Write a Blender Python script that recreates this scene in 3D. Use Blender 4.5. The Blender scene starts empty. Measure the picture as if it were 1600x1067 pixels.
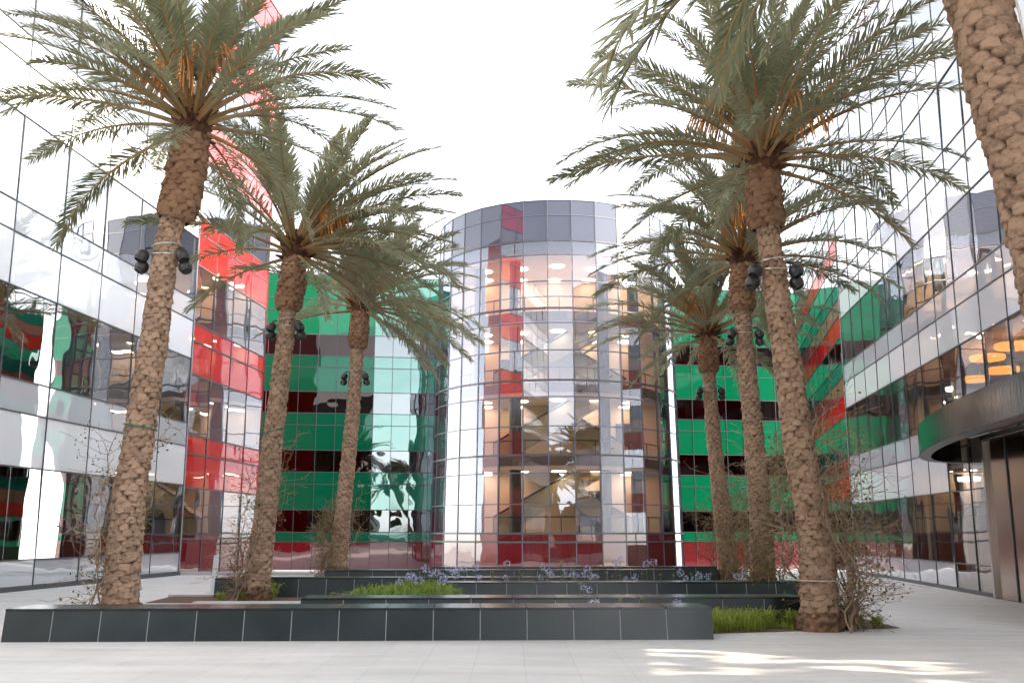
import bpy, bmesh, math, random
from mathutils import Vector, Matrix, Euler, noise
C = bpy.context.scene.collection
PI = math.pi
R = math.radians
rnd = random.Random(7)

# ------------------------------------------------------------------ camera
F, CX, CY, EYE = 1556.0, 800.0, 533.5, 1.6
PITCH = math.atan(296.5 / F)
cp, sp = math.cos(PITCH), math.sin(PITCH)
cam_d = bpy.data.cameras.new('camera')
cam = bpy.data.objects.new('camera', cam_d); C.objects.link(cam)
cam.location = (0, 0, EYE); cam.rotation_euler = (PI / 2 + PITCH, 0, 0)
cam_d.sensor_width = 36.0; cam_d.lens = 36.0 * F / 1600.0
cam_d.clip_start = 0.1; cam_d.clip_end = 6000
bpy.context.scene.camera = cam

def ray(px, py):
    u = CY - py
    return (px - CX, F * cp - u * sp, F * sp + u * cp)
def at(px, py, Y):
    r = ray(px, py); k = Y / r[1]
    return Vector((r[0] * k, Y, EYE + r[2] * k))
def atz(px, py, z=0.0):
    r = ray(px, py); k = (z - EYE) / r[2]
    return Vector((r[0] * k, r[1] * k, z))

# ------------------------------------------------------------------ helpers
def tag(o, label=None, cat=None, group=None, kind=None):
    if label: o['label'] = label
    if cat: o['category'] = cat
    if group: o['group'] = group
    if kind: o['kind'] = kind
    return o
def thing(name, label, cat, loc=(0, 0, 0), group=None):
    o = bpy.data.objects.new(name, None); C.objects.link(o)
    o.location = loc; o.empty_display_size = 0.2
    return tag(o, label, cat, group)

class MB:
    """collects verts/faces in WORLD coordinates"""
    def __init__(s): s.v = []; s.f = []; s.m = []; s.col = None
    def quad(s, a, b, c, d, mi=0):
        n = len(s.v); s.v += [tuple(a), tuple(b), tuple(c), tuple(d)]; s.f.append((n, n+1, n+2, n+3)); s.m.append(mi)
    def poly(s, pts, mi=0):
        n = len(s.v); s.v += [tuple(p) for p in pts]; s.f.append(tuple(range(n, n+len(pts)))); s.m.append(mi)
    def hexa(s, p, mi=0):
        # p: 8 points, bottom 4 ccw then top 4 ccw
        n = len(s.v); s.v += [tuple(q) for q in p]
        for f in ((3,2,1,0),(4,5,6,7),(0,1,5,4),(1,2,6,5),(2,3,7,6),(3,0,4,7)):
            s.f.append(tuple(n+i for i in f)); s.m.append(mi)
    def box(s, x0, x1, y0, y1, z0, z1, mi=0):
        s.hexa([(x0,y0,z0),(x1,y0,z0),(x1,y1,z0),(x0,y1,z0),(x0,y0,z1),(x1,y0,z1),(x1,y1,z1),(x0,y1,z1)], mi)
    def tube(s, pts, rad, seg=6, mi=0, cap=True):
        pts = [Vector(p) for p in pts]; rings = []
        if not isinstance(rad, (list, tuple)): rad = [rad]*len(pts)
        prev = None
        for i, p in enumerate(pts):
            t = (pts[min(i+1, len(pts)-1)] - pts[max(i-1, 0)])
            if t.length < 1e-9: t = Vector((0,0,1))
            t.normalize()
            if prev is None:
                a = Vector((0,0,1)) if abs(t.z) < .9 else Vector((1,0,0))
                u = t.cross(a).normalized()
            else:
                u = (prev - t*prev.dot(t))
                u = u.normalized() if u.length > 1e-6 else t.orthogonal().normalized()
            prev = u; w = t.cross(u)
            n = len(s.v)
            for k in range(seg):
                a = 2*PI*k/seg
                s.v.append(tuple(p + (u*math.cos(a) + w*math.sin(a))*rad[i]))
            rings.append(n)
        for i in range(len(rings)-1):
            a, b = rings[i], rings[i+1]
            for k in range(seg):
                s.f.append((a+k, a+(k+1)%seg, b+(k+1)%seg, b+k)); s.m.append(mi)
        if cap:
            s.f.append(tuple(reversed(range(rings[0], rings[0]+seg)))); s.m.append(mi)
            s.f.append(tuple(range(rings[-1], rings[-1]+seg))); s.m.append(mi)
    def lathe(s, c, prof, seg=24, mi=0, axis=None):
        c = Vector(c)
        M = Matrix.Identity(3) if axis is None else Vector((0,0,1)).rotation_difference(Vector(axis)).to_matrix()
        rings = []
        for r, z in prof:
            n = len(s.v); rings.append(n)
            for k in range(seg):
                a = 2*PI*k/seg
                s.v.append(tuple(c + M @ Vector((r*math.cos(a), r*math.sin(a), z))))
        for i in range(len(rings)-1):
            a, b = rings[i], rings[i+1]
            for k in range(seg):
                s.f.append((a+k, a+(k+1)%seg, b+(k+1)%seg, b+k)); s.m.append(mi)
    def build(s, name, mats, parent=None, smooth=False, bevel=0):
        me = bpy.data.meshes.new(name)
        org = Vector(parent.location) if parent is not None else Vector((0,0,0))
        if parent is not None and parent.parent is not None:
            org = org + Vector(parent.parent.location)
        vs = [(a-org.x, b-org.y, c-org.z) for a, b, c in s.v] if org.length > 0 else s.v
        me.from_pydata(vs, [], s.f)
        if not isinstance(mats, (list, tuple)): mats = [mats]
        for m in mats: me.materials.append(m)
        if len(mats) > 1: me.polygons.foreach_set('material_index', s.m)
        if smooth: me.polygons.foreach_set('use_smooth', [True]*len(s.f))
        if s.col:
            ca = me.color_attributes.new('tone', 'FLOAT_COLOR', 'POINT')
            ca.data.foreach_set('color', [x for t in s.col for x in (t, t, t, 1)])
        me.validate(); me.update()
        o = bpy.data.objects.new(name, me); C.objects.link(o)
        if parent is not None: o.parent = parent
        if bevel:
            b = o.modifiers.new('bevel', 'BEVEL'); b.width = bevel; b.segments = 2; b.limit_method = 'ANGLE'
        return o
def copy_tree(o, parent=None):
    c = o.copy(); C.objects.link(c); c.parent = parent
    for ch in list(o.children): copy_tree(ch, c)
    return c

# ------------------------------------------------------------------ materials
class NT:
    def __init__(s, name):
        s.mat = bpy.data.materials.new(name); s.mat.use_nodes = True
        s.t = s.mat.node_tree; s.t.nodes.clear()
        s.out = s.t.nodes.new('ShaderNodeOutputMaterial')
    def n(s, typ, **kw):
        nd = s.t.nodes.new('ShaderNode'+typ)
        for k, v in kw.items():
            if k.startswith('_'): setattr(nd, k[1:], v)
            else:
                key = k.replace('__', ' ')
                nd.inputs[key].default_value = v
        return nd
    def l(s, a, b): s.t.links.new(a, b)
def c4(c): return (c[0], c[1], c[2], 1)

def principled(name, col, rough=.6, spec=.5, metal=0, var=0.0, vscale=4.0, bump=0.0, bscale=20.0, col2=None, coat=0.0, detail=6):
    m = NT(name); b = m.n('BsdfPrincipled')
    b.inputs['Roughness'].default_value = rough; b.inputs['Metallic'].default_value = metal
    b.inputs['Specular IOR Level'].default_value = spec; b.inputs['Coat Weight'].default_value = coat
    m.l(b.outputs[0], m.out.inputs[0])
    tc = m.n('TexCoord')
    if var > 0 or col2:
        nz = m.n('TexNoise', Scale=vscale, Detail=detail); m.l(tc.outputs['Object'], nz.inputs['Vector'])
        mx = m.n('Mix', _data_type='RGBA')
        c2 = col2 if col2 else tuple(max(0, x*(1-var)) for x in col)
        mx.inputs[6].default_value = c4(c2); mx.inputs[7].default_value = c4(col)
        rp = m.n('MapRange'); rp.inputs[1].default_value = .35; rp.inputs[2].default_value = .65
        m.l(nz.outputs[0], rp.inputs[0]); m.l(rp.outputs[0], mx.inputs[0]); m.l(mx.outputs[2], b.inputs['Base Color'])
    else: b.inputs['Base Color'].default_value = c4(col)
    if bump > 0:
        n2 = m.n('TexNoise', Scale=bscale, Detail=8); m.l(tc.outputs['Object'], n2.inputs['Vector'])
        bp = m.n('Bump', Strength=bump, Distance=.02); m.l(n2.outputs[0], bp.inputs['Height']); m.l(bp.outputs[0], b.inputs['Normal'])
    return m.mat

def schlick(m, r0, p=4.0):
    lw = m.n('LayerWeight', Blend=.5)
    pw = m.n('Math', _operation='POWER'); pw.inputs[1].default_value = p
    m.l(lw.outputs['Facing'], pw.inputs[0])
    mr = m.n('MapRange'); mr.inputs[3].default_value = r0; mr.inputs[4].default_value = 1.0
    m.l(pw.outputs[0], mr.inputs[0])
    return mr.outputs[0]
def wavy(m, strength, scale=.55):
    tc = m.n('TexCoord'); nz = m.n('TexNoise', Scale=scale, Detail=1.0, Roughness=.4)
    m.l(tc.outputs['Object'], nz.inputs['Vector'])
    bp = m.n('Bump', Strength=1.0, Distance=strength); m.l(nz.outputs[0], bp.inputs['Height'])
    return bp.outputs[0]
def glass(name, tint, r0, gl=(1, 1, 1), rough=.0, wave=.02, wscale=.55):
    m = NT(name)
    tr = m.n('BsdfTransparent', Color=c4(tint)); g = m.n('BsdfGlossy', Color=c4(gl), Roughness=rough)
    m.l(wavy(m, wave, wscale), g.inputs['Normal'])
    mx = m.n('MixShader'); m.l(schlick(m, r0), mx.inputs[0]); m.l(tr.outputs[0], mx.inputs[1]); m.l(g.outputs[0], mx.inputs[2])
    m.l(mx.outputs[0], m.out.inputs[0]); return m.mat
def spandrel(name, col, r0, rough=.01, var=.06, wave=.012, gl=(1, 1, 1), p=4.0):
    m = NT(name)
    d = m.n('BsdfDiffuse', Color=c4(col)); g = m.n('BsdfGlossy', Color=c4(gl), Roughness=rough)
    tc = m.n('TexCoord'); nz = m.n('TexNoise', Scale=.35, Detail=3.0); m.l(tc.outputs['Object'], nz.inputs['Vector'])
    mc = m.n('Mix', _data_type='RGBA'); mc.inputs[6].default_value = c4(tuple(x*(1-var) for x in col)); mc.inputs[7].default_value = c4(col)
    m.l(nz.outputs[0], mc.inputs[0])
    ge = m.n('NewGeometry'); pv = m.n('MapRange'); pv.inputs[3].default_value = .88; pv.inputs[4].default_value = 1.08
    m.l(ge.outputs['Random Per Island'], pv.inputs[0]); sc2 = m.n('VectorMath', _operation='SCALE'); m.l(mc.outputs[2], sc2.inputs[0]); m.l(pv.outputs[0], sc2.inputs['Scale'])
    m.l(sc2.outputs[0], d.inputs['Color'])
    m.l(wavy(m, wave), g.inputs['Normal'])
    mx = m.n('MixShader'); m.l(schlick(m, r0, p), mx.inputs[0]); m.l(d.outputs[0], mx.inputs[1]); m.l(g.outputs[0], mx.inputs[2])
    m.l(mx.outputs[0], m.out.inputs[0]); return m.mat
def emit(name, col, s):
    m = NT(name); e = m.n('Emission', Color=c4(col), Strength=s); m.l(e.outputs[0], m.out.inputs[0]); return m.mat

M = {}
M['win'] = glass('window_glass', (.48, .55, .54), .47, wave=.012)
M['win_right'] = glass('bronze_window_glass', (.78, .75, .70), .30, wave=.014)
M['win_maroon'] = glass('maroon_window_glass', (.24, .09, .11), .035, wave=.02, gl=(1, .8, .8))
M['win_dark'] = glass('dark_window_glass', (.30, .28, .28), .26, wave=.02)
M['tower_glass'] = glass('tower_glass', (.82, .77, .73), .19, gl=(.68, .71, .81), wave=.006, wscale=.4)
M['white'] = spandrel('white_spandrel_glass', (.78, .80, .83), .12, wave=.015)
M['pink'] = spandrel('rose_tinted_parapet_glass', (.66, .50, .60), .14)
M['grey'] = spandrel('grey_spandrel_glass', (.52, .55, .59), .18, wave=.02)
M['red'] = spandrel('red_spandrel_glass', (.46, .020, .018), .11, wave=.02)
M['red_wing'] = spandrel('red_wing_glass', (.52, .022, .018), .04, wave=.01, gl=(.9, .6, .55), p=9.0)
M['rose_wing'] = spandrel('rose_wing_glass', (.30, .07, .06), .10, wave=.01, p=9.0)
M['teal_wing'] = spandrel('teal_wing_glass', (.006, .10, .075), .10, wave=.01, p=8.0)
M['red_grey'] = spandrel('rose_spandrel_glass', (.30, .045, .055), .16, wave=.02)
M['red_base'] = spandrel('dark_red_plinth_glass', (.105, .010, .014), .15, wave=.012)
M['green'] = spandrel('green_spandrel_glass', (.001, .095, .044), .035, wave=.02, gl=(.55, .88, .80))
M['teal'] = spandrel('green_glass_sky_tint', (.004, .12, .075), .16, wave=.02, gl=(.62, .88, .86))  # paler teal and stronger gloss stand in for sky mirrored in the green glass
M['win_teal'] = glass('window_sky_tint', (.20, .26, .26), .17, wave=.02, gl=(.85, .95, 1))  # cooler window tint, also standing in for mirrored sky
M['slate'] = spandrel('slate_parapet_glass', (.045, .050, .085), .06, wave=.006)
M['mull'] = principled('dark_mullion', (.055, .062, .072), .35, .5)
M['mull_light'] = principled('grey_mullion', (.30, .31, .35), .35, .5)
M['mull_blue'] = principled('slate_mullion', (.085, .095, .13), .35, .5)
M['slab'] = principled('floor_slab', (.42, .38, .34), .8, var=.15)
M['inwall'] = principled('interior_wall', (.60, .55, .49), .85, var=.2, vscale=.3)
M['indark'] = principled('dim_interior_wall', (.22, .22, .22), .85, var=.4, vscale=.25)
M['peach'] = principled('peach_core_wall', (.68, .56, .46), .8, var=.1, vscale=.5)
M['fascia'] = principled('slab_fascia', (.12, .085, .07), .6, var=.15)
M['column'] = principled('dark_column', (.035, .032, .032), .4)
M['escal'] = principled('olive_balustrade', (.42, .38, .25), .45, var=.1)
M['rail'] = principled('dark_handrail', (.02, .02, .02), .4)
M['lamp'] = emit('added_room_glow', (1.0, .80, .60), .9)  # glow added to brighten the right building's rooms, no known lamp there
M['downlight'] = emit('warm_downlight', (1.0, .80, .58), 2.6)
M['lamp_orange'] = emit('amber_ceiling_lamp', (1.0, .36, .05), .34)
M['steel'] = None
M['white_paint'] = principled('white_post_paint', (.70, .74, .78), .4)
M['black_metal'] = principled('black_lamp_metal', (.022, .021, .022), .42, .5)
M['strap'] = principled('pale_steel_strap', (.42, .42, .40), .35, metal=.6)
M['lens'] = principled('lamp_lens', (.08, .08, .09), .1)
M['cable'] = principled('white_cable', (.62, .58, .52), .5)
M['tie'] = principled('green_plant_tie', (.01, .16, .11), .5)
M['soil'] = principled('planting_soil', (.17, .10, .065), .95, var=.5, vscale=9, bump=1.0, bscale=30)
M['kerb'] = principled('pale_stone_kerb', (.55, .54, .53), .7, var=.1)
M['roofing'] = principled('grey_roofing', (.35, .35, .35), .9)

def steel():
    m = NT('brushed_steel'); b = m.n('BsdfPrincipled', Metallic=1.0, Roughness=.12)
    b.inputs['Base Color'].default_value = (.115, .11, .105, 1)
    tc = m.n('TexCoord'); mp = m.n('Mapping'); mp.inputs['Scale'].default_value = (3, 3, .15)
    m.l(tc.outputs['Object'], mp.inputs[0])
    nz = m.n('TexNoise', Scale=3.0, Detail=4.0); m.l(mp.outputs[0], nz.inputs['Vector'])
    mr = m.n('MapRange'); mr.inputs[3].default_value = .08; mr.inputs[4].default_value = .24
    m.l(nz.outputs[0], mr.inputs[0]); m.l(mr.outputs[0], b.inputs['Roughness'])
    bp = m.n('Bump', Strength=.25, Distance=.02); m.l(nz.outputs[0], bp.inputs['Height']); m.l(bp.outputs[0], b.inputs['Normal'])
    m.l(b.outputs[0], m.out.inputs[0]); return m.mat
M['steel'] = steel()
M['bronze'] = principled('bronze_door_panel', (.50, .40, .34), .18, metal=1.0, var=.1, vscale=.6)
M['steel_pale'] = principled('pale_steel_trim', (.62, .60, .59), .25, metal=1.0)

def paving():
    m = NT('pale_granite_paving'); b = m.n('BsdfPrincipled', Roughness=.55)
    b.inputs['Specular IOR Level'].default_value = .35
    geo = m.n('NewGeometry'); mp = m.n('Mapping'); mp.inputs['Rotation'].default_value = (0, 0, PI/2)
    mp.inputs['Location'].default_value = (0, -.155, 0)
    m.l(geo.outputs['Position'], mp.inputs[0])
    br = m.n('TexBrick'); br.offset = .5
    br.inputs['Scale'].default_value = 1.0; br.inputs['Brick Width'].default_value = 3.6; br.inputs['Row Height'].default_value = .62
    br.inputs['Mortar Size'].default_value = .003; br.inputs['Mortar Smooth'].default_value = .2; br.inputs['Bias'].default_value = -.5
    br.inputs['Color1'].default_value = (.755, .74, .72, 1); br.inputs['Color2'].default_value = (.70, .69, .672, 1)
    br.inputs['Mortar'].default_value = (.52, .52, .51, 1)
    m.l(mp.outputs[0], br.inputs['Vector'])
    n1 = m.n('TexNoise', Scale=90.0, Detail=4.0); m.l(geo.outputs['Position'], n1.inputs['Vector'])
    mp2 = m.n('Mapping'); mp2.inputs['Scale'].default_value = (.5, 2.2, 1); m.l(geo.outputs['Position'], mp2.inputs[0])
    n2 = m.n('TexNoise', Scale=.9, Detail=8.0, Roughness=.65); m.l(mp2.outputs[0], n2.inputs['Vector'])
    mr = m.n('MapRange'); mr.inputs[1].default_value = .3; mr.inputs[2].default_value = .7; mr.inputs[3].default_value = .84; mr.inputs[4].default_value = 1.1
    m.l(n1.outputs[0], mr.inputs[0])
    mr2 = m.n('MapRange'); mr2.inputs[1].default_value = .3; mr2.inputs[2].default_value = .7; mr2.inputs[3].default_value = .82; mr2.inputs[4].default_value = 1.08
    m.l(n2.outputs[0], mr2.inputs[0])
    mu = m.n('Math', _operation='MULTIPLY'); m.l(mr.outputs[0], mu.inputs[0]); m.l(mr2.outputs[0], mu.inputs[1])
    vm = m.n('VectorMath', _operation='SCALE'); m.l(br.outputs['Color'], vm.inputs[0]); m.l(mu.outputs[0], vm.inputs['Scale'])
    n4 = m.n('TexNoise', Scale=3.2, Detail=7.0, Roughness=.7); m.l(geo.outputs['Position'], n4.inputs['Vector'])
    st = m.n('MapRange'); st.inputs[1].default_value = .56; st.inputs[2].default_value = .72; st.inputs[3].default_value = 1.0; st.inputs[4].default_value = .86
    m.l(n4.outputs[0], st.inputs[0])
    vo = m.n('TexVoronoi', Scale=1.7); m.l(geo.outputs['Position'], vo.inputs['Vector'])
    sp_ = m.n('MapRange'); sp_.inputs[1].default_value = .028; sp_.inputs[2].default_value = .045; sp_.inputs[3].default_value = .62; sp_.inputs[4].default_value = 1.0
    m.l(vo.outputs['Distance'], sp_.inputs[0])
    mm2 = m.n('Math', _operation='MULTIPLY'); m.l(st.outputs[0], mm2.inputs[0]); m.l(sp_.outputs[0], mm2.inputs[1])
    vm2 = m.n('VectorMath', _operation='SCALE'); m.l(vm.outputs[0], vm2.inputs[0]); m.l(mm2.outputs[0], vm2.inputs['Scale'])
    m.l(vm2.outputs[0], b.inputs['Base Color'])
    bp = m.n('Bump', Strength=.3, Distance=.004); m.l(n1.outputs[0], bp.inputs['Height']); m.l(bp.outputs[0], b.inputs['Normal'])
    m.l(b.outputs[0], m.out.inputs[0]); return m.mat
M['paving'] = paving()

def basalt():
    m = NT('black_basalt_tile'); b = m.n('BsdfPrincipled', Roughness=.30)
    tc = m.n('TexCoord'); n1 = m.n('TexNoise', Scale=60.0, Detail=5.0); m.l(tc.outputs['Object'], n1.inputs['Vector'])
    n2 = m.n('TexNoise', Scale=1.6, Detail=6.0); m.l(tc.outputs['Object'], n2.inputs['Vector'])
    ad = m.n('Math', _operation='MULTIPLY'); m.l(n1.outputs[0], ad.inputs[0]); m.l(n2.outputs[0], ad.inputs[1])
    mr = m.n('MapRange'); mr.inputs[1].default_value = .12; mr.inputs[2].default_value = .4
    m.l(ad.outputs[0], mr.inputs[0])
    mx = m.n('Mix', _data_type='RGBA'); mx.inputs[6].default_value = (.010, .016, .019, 1); mx.inputs[7].default_value = (.020, .031, .036, 1)
    m.l(mr.outputs[0], mx.inputs[0])
    ge = m.n('NewGeometry'); pv = m.n('MapRange'); pv.inputs[3].default_value = .78; pv.inputs[4].default_value = 1.3
    m.l(ge.outputs['Random Per Island'], pv.inputs[0]); sc2 = m.n('VectorMath', _operation='SCALE'); m.l(mx.outputs[2], sc2.inputs[0]); m.l(pv.outputs[0], sc2.inputs['Scale'])
    m.l(sc2.outputs[0], b.inputs['Base Color'])
    r2 = m.n('MapRange'); r2.inputs[3].default_value = .22; r2.inputs[4].default_value = .42; m.l(n2.outputs[0], r2.inputs[0]); m.l(r2.outputs[0], b.inputs['Roughness'])
    m.l(b.outputs[0], m.out.inputs[0]); return m.mat
M['basalt'] = basalt()
M['basalt_top'] = principled('polished_basalt_top', (.018, .022, .024), .24, .5, var=.3, vscale=3)
M['grout'] = principled('pale_grout', (.42, .42, .41), .8)

def bark(name, dark, lite, bump=.6):
    m = NT(name); b = m.n('BsdfPrincipled', Roughness=.85); b.inputs['Specular IOR Level'].default_value = .2
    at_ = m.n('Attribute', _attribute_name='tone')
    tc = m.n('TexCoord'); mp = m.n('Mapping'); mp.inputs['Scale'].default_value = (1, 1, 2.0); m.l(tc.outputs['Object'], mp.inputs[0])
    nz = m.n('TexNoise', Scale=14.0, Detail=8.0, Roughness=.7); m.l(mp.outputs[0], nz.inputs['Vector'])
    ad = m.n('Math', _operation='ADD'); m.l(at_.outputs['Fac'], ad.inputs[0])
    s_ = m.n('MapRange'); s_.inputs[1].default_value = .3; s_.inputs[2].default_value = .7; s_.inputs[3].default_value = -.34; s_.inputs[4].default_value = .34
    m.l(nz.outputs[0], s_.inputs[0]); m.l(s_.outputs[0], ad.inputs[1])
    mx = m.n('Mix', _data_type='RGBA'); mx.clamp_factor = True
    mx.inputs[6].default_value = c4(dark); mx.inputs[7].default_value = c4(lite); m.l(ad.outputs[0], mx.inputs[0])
    m.l(mx.outputs[2], b.inputs['Base Color'])
    n2 = m.n('TexNoise', Scale=48.0, Detail=10.0, Roughness=.8); m.l(mp.outputs[0], n2.inputs['Vector'])
    bp = m.n('Bump', Strength=bump, Distance=.02); m.l(n2.outputs[0], bp.inputs['Height']); m.l(bp.outputs[0], b.inputs['Normal'])
    m.l(b.outputs[0], m.out.inputs[0]); return m.mat
M['bark'] = bark('palm_bark', (.075, .042, .026), (.50, .335, .23), 1.0)
M['boots'] = bark('palm_leaf_bases', (.085, .032, .015), (.34, .20, .12), 1.0)
M['roots'] = principled('crumbled_root_mass', (.30, .17, .10), .95, var=.75, vscale=11, bump=1.0, bscale=45, detail=10)
M['fibre'] = principled('crown_fibre', (.10, .038, .016), .9, var=.5, vscale=8, bump=1.0, bscale=25)

def leaf(name, col, col2, trans=.25, vs=1.3, rough=.5):
    m = NT(name); b = m.n('BsdfPrincipled', Roughness=rough); b.inputs['Specular IOR Level'].default_value = .45
    tr = m.n('BsdfTranslucent'); tc = m.n('TexCoord'); oi = m.n('ObjectInfo')
    nz = m.n('TexNoise', Scale=vs, Detail=3.0); m.l(tc.outputs['Object'], nz.inputs['Vector'])
    a = m.n('MapRange'); a.inputs[1].default_value = .3; a.inputs[2].default_value = .7; m.l(nz.outputs[0], a.inputs[0])
    ad = m.n('Math', _operation='MULTIPLY_ADD'); m.l(oi.outputs['Random'], ad.inputs[0]); ad.inputs[1].default_value = .7
    sub = m.n('Math', _operation='MULTIPLY'); sub.inputs[1].default_value = .5; m.l(a.outputs[0], sub.inputs[0]); m.l(sub.outputs[0], ad.inputs[2])
    mx = m.n('Mix', _data_type='RGBA'); mx.clamp_factor = True; mx.inputs[6].default_value = c4(col); mx.inputs[7].default_value = c4(col2)
    m.l(ad.outputs[0], mx.inputs[0]); m.l(mx.outputs[2], b.inputs['Base Color']); m.l(mx.outputs[2], tr.inputs['Color'])
    ms = m.n('MixShader'); ms.inputs[0].default_value = trans; m.l(b.outputs[0], ms.inputs[1]); m.l(tr.outputs[0], ms.inputs[2])
    m.l(ms.outputs[0], m.out.inputs[0]); return m.mat
M['frond'] = leaf('palm_leaflets', (.140, .158, .082), (.36, .360, .225), .38, rough=.40)
M['rachis'] = principled('frond_midrib', (.26, .22, .11), .5, col2=(.30, .14, .045), vscale=2)
M['dates'] = principled('orange_date_strands', (.62, .24, .03), .5, var=.3)
M['grass'] = leaf('strap_leaves', (.17, .29, .035), (.44, .50, .09), .42, 3)
M['agap_leaf'] = leaf('agapanthus_leaves', (.15, .28, .035), (.42, .48, .08), .42, 3)
M['petal'] = leaf('lilac_petals', (.52, .55, .84), (.70, .72, .93), .25, 8)
M['seed'] = principled('green_seed_head', (.24, .25, .11), .7)
M['stalk'] = principled('flower_stalk', (.10, .17, .04), .6)
M['twig'] = principled('dry_vine_twig', (.36, .25, .17), .8, var=.35, vscale=5)
M['vine_leaf'] = leaf('vine_leaves', (.035, .065, .014), (.16, .15, .03), .25, 6)
M['vine_dry'] = leaf('dry_vine_bracts', (.30, .10, .05), (.34, .18, .06), .3, 6)
M['tree_leaf'] = leaf('distant_leaves', (.035, .06, .018), (.08, .10, .03), .2, .6)
M['tree_bark'] = principled('tree_bark', (.12, .09, .07), .9)

# ------------------------------------------------------------------ ground
def smooth(a, b, x):
    t = min(1, max(0, (x-a)/(b-a))); return t*t*(3-2*t)
def gz(x, y):
    far = 0
    if y > 34: far = -.00110*(y-34)**2 if y < 50 else -.2816-.0352*(min(y, 79)-50)
    right = -.22*smooth(7.5, 11, x)*smooth(14, 22, y)*(1-smooth(60, 75, y))
    return max(-1.35, min(far, right))
g = MB()
xs = [-3000, -600, -150, -60] + [-40+2*i for i in range(41)] + [60, 150, 600, 3000]
ys = [-3000, -600, -150, -60, -30, -15, 0] + [2*i for i in range(1, 45)] + [100, 150, 600, 3000]
for y in ys:
    for x in xs: g.v.append((x, y, gz(x, y)))
nx = len(xs)
for j in range(len(ys)-1):
    for i in range(nx-1):
        g.f.append((j*nx+i, j*nx+i+1, (j+1)*nx+i+1, (j+1)*nx+i)); g.m.append(0)
tag(g.build('plaza_ground', M['paving'], smooth=True), kind='structure')

# ------------------------------------------------------------------ facades
def facade(root, p0, p1, cols, rows, zb, zt, nin, mats, mull=.06, seed=1, keep=lambda c, r: True, mullmat='mull', hdepth=.05, winname='window', skip=None, gap=None):
    """curtain wall from plan point p0 to p1; rows = (z0, z1, kind). nin = inward normal sign"""
    rr = random.Random(seed)
    a = Vector((p0[0], p0[1], 0)); b = Vector((p1[0], p1[1], 0)); d = (b-a); L = d.length; d.normalize()
    n = Vector((d.y, -d.x, 0))*nin      # outward
    us = [L*i/cols for i in range(cols+1)] if isinstance(cols, int) else cols
    def P(u, z, o=0.0): q = a + d*u + n*o; return (q.x, q.y, z)
    bands = {}
    for ri, (z0, z1, kind) in enumerate(rows):
        run = 0; lastk = None
        for ci in range(len(us)-1):
            if skip and skip(us[ci], us[ci+1], z0, z1): lastk = None; continue
            u0, u1 = us[ci], us[ci+1]
            k = kind(ci, u0, u1) if callable(kind) else kind
            if k != lastk: run += 1; lastk = k
            tu, tv = rr.gauss(0, .004), rr.gauss(0, .004)
            w = (u1-u0)/2; h = (z1-z0)/2; o = -.012
            pts = [P(u0, z0, o-tu*w-tv*h), P(u1, z0, o+tu*w-tv*h), P(u1, z1, o+tu*w+tv*h), P(u0, z1, o-tu*w+tv*h)]
            if nin < 0: pts = pts[::-1]
            if k.startswith('win'):
                if keep(ci, ri):
                    m = MB(); m.quad(*pts); m.build(winname, M[k], root)
                else: bands.setdefault(('pane', k, 0), MB()).quad(*pts)
            else: bands.setdefault((ri, k, run), MB()).quad(*pts)
    for (ri, k, _r), m in bands.items():
        if ri == 'pane':
            o = m.build('window_glazing', M[k], root); o['kind'] = 'stuff'
        else: m.build('spandrel_band', M[k], root)
    # mullions
    mm = MB(); hw = mull/2
    zs = sorted({round(z, 3) for r in rows for z in r[:2]})
    def bar(u0, u1, z0, z1, o0, o1):
        mm.hexa([P(u0, z0, o0), P(u1, z0, o0), P(u1, z0, o1), P(u0, z0, o1), P(u0, z1, o0), P(u1, z1, o0), P(u1, z1, o1), P(u0, z1, o1)])
    for u in us: bar(u-hw*.8, u+hw*.8, zb, zt, -.10, .012)
    for z in zs:
        if gap and z < gap[2]-.1:
            bar(us[0]-hw, gap[0]+hw, z-hw, z+hw, -.097, .018); bar(gap[1]-hw, us[-1]+hw, z-hw, z+hw, -.097, .018)
        else: bar(us[0]-hw, us[-1]+hw, z-hw, z+hw, -.097, .018)
    mm.build('mullion_grid', M[mullmat], root)
    return a, d, n, L, P

def interior(root, P, L, slabs, depth, wallmat, zt, thick=.5, zb=0, parts=None):
    s = MB()
    for z in slabs:
        s.hexa([P(0, z-thick, -.2), P(L, z-thick, -.2), P(L, z-thick, -depth), P(0, z-thick, -depth), P(0, z, -.2), P(L, z, -.2), P(L, z, -depth), P(0, z, -depth)])
    s.build('floor_slab', M['slab'], root)
    w = MB()
    w.quad(P(0, zb, -depth-.01), P(L, zb, -depth-.01), P(L, zt, -depth-.01), P(0, zt, -depth-.01))
    w.quad(P(-.02, zb, -.2), P(-.02, zb, -depth), P(-.02, zt, -depth), P(-.02, zt, -.2))
    w.quad(P(L+.02, zb, -.2), P(L+.02, zb, -depth), P(L+.02, zt, -depth), P(L+.02, zt, -.2))
    w.build('inner_wall', M[wallmat], root)
    if parts:   # partitions and columns inside
        m = MB()
        rr = random.Random(int(L*10))
        u = 1.5
        while u < L-1:
            dd = rr.uniform(2.2, depth-1)
            m.hexa([P(u, zb, -dd), P(u+.45, zb, -dd), P(u+.45, zb, -dd-.45), P(u, zb, -dd-.45), P(u, zt, -dd), P(u+.45, zt, -dd), P(u+.45, zt, -dd-.45), P(u, zt, -dd-.45)])
            u += rr.uniform(3.5, 7)
        m.build('inner_column', M[parts], root)

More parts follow.
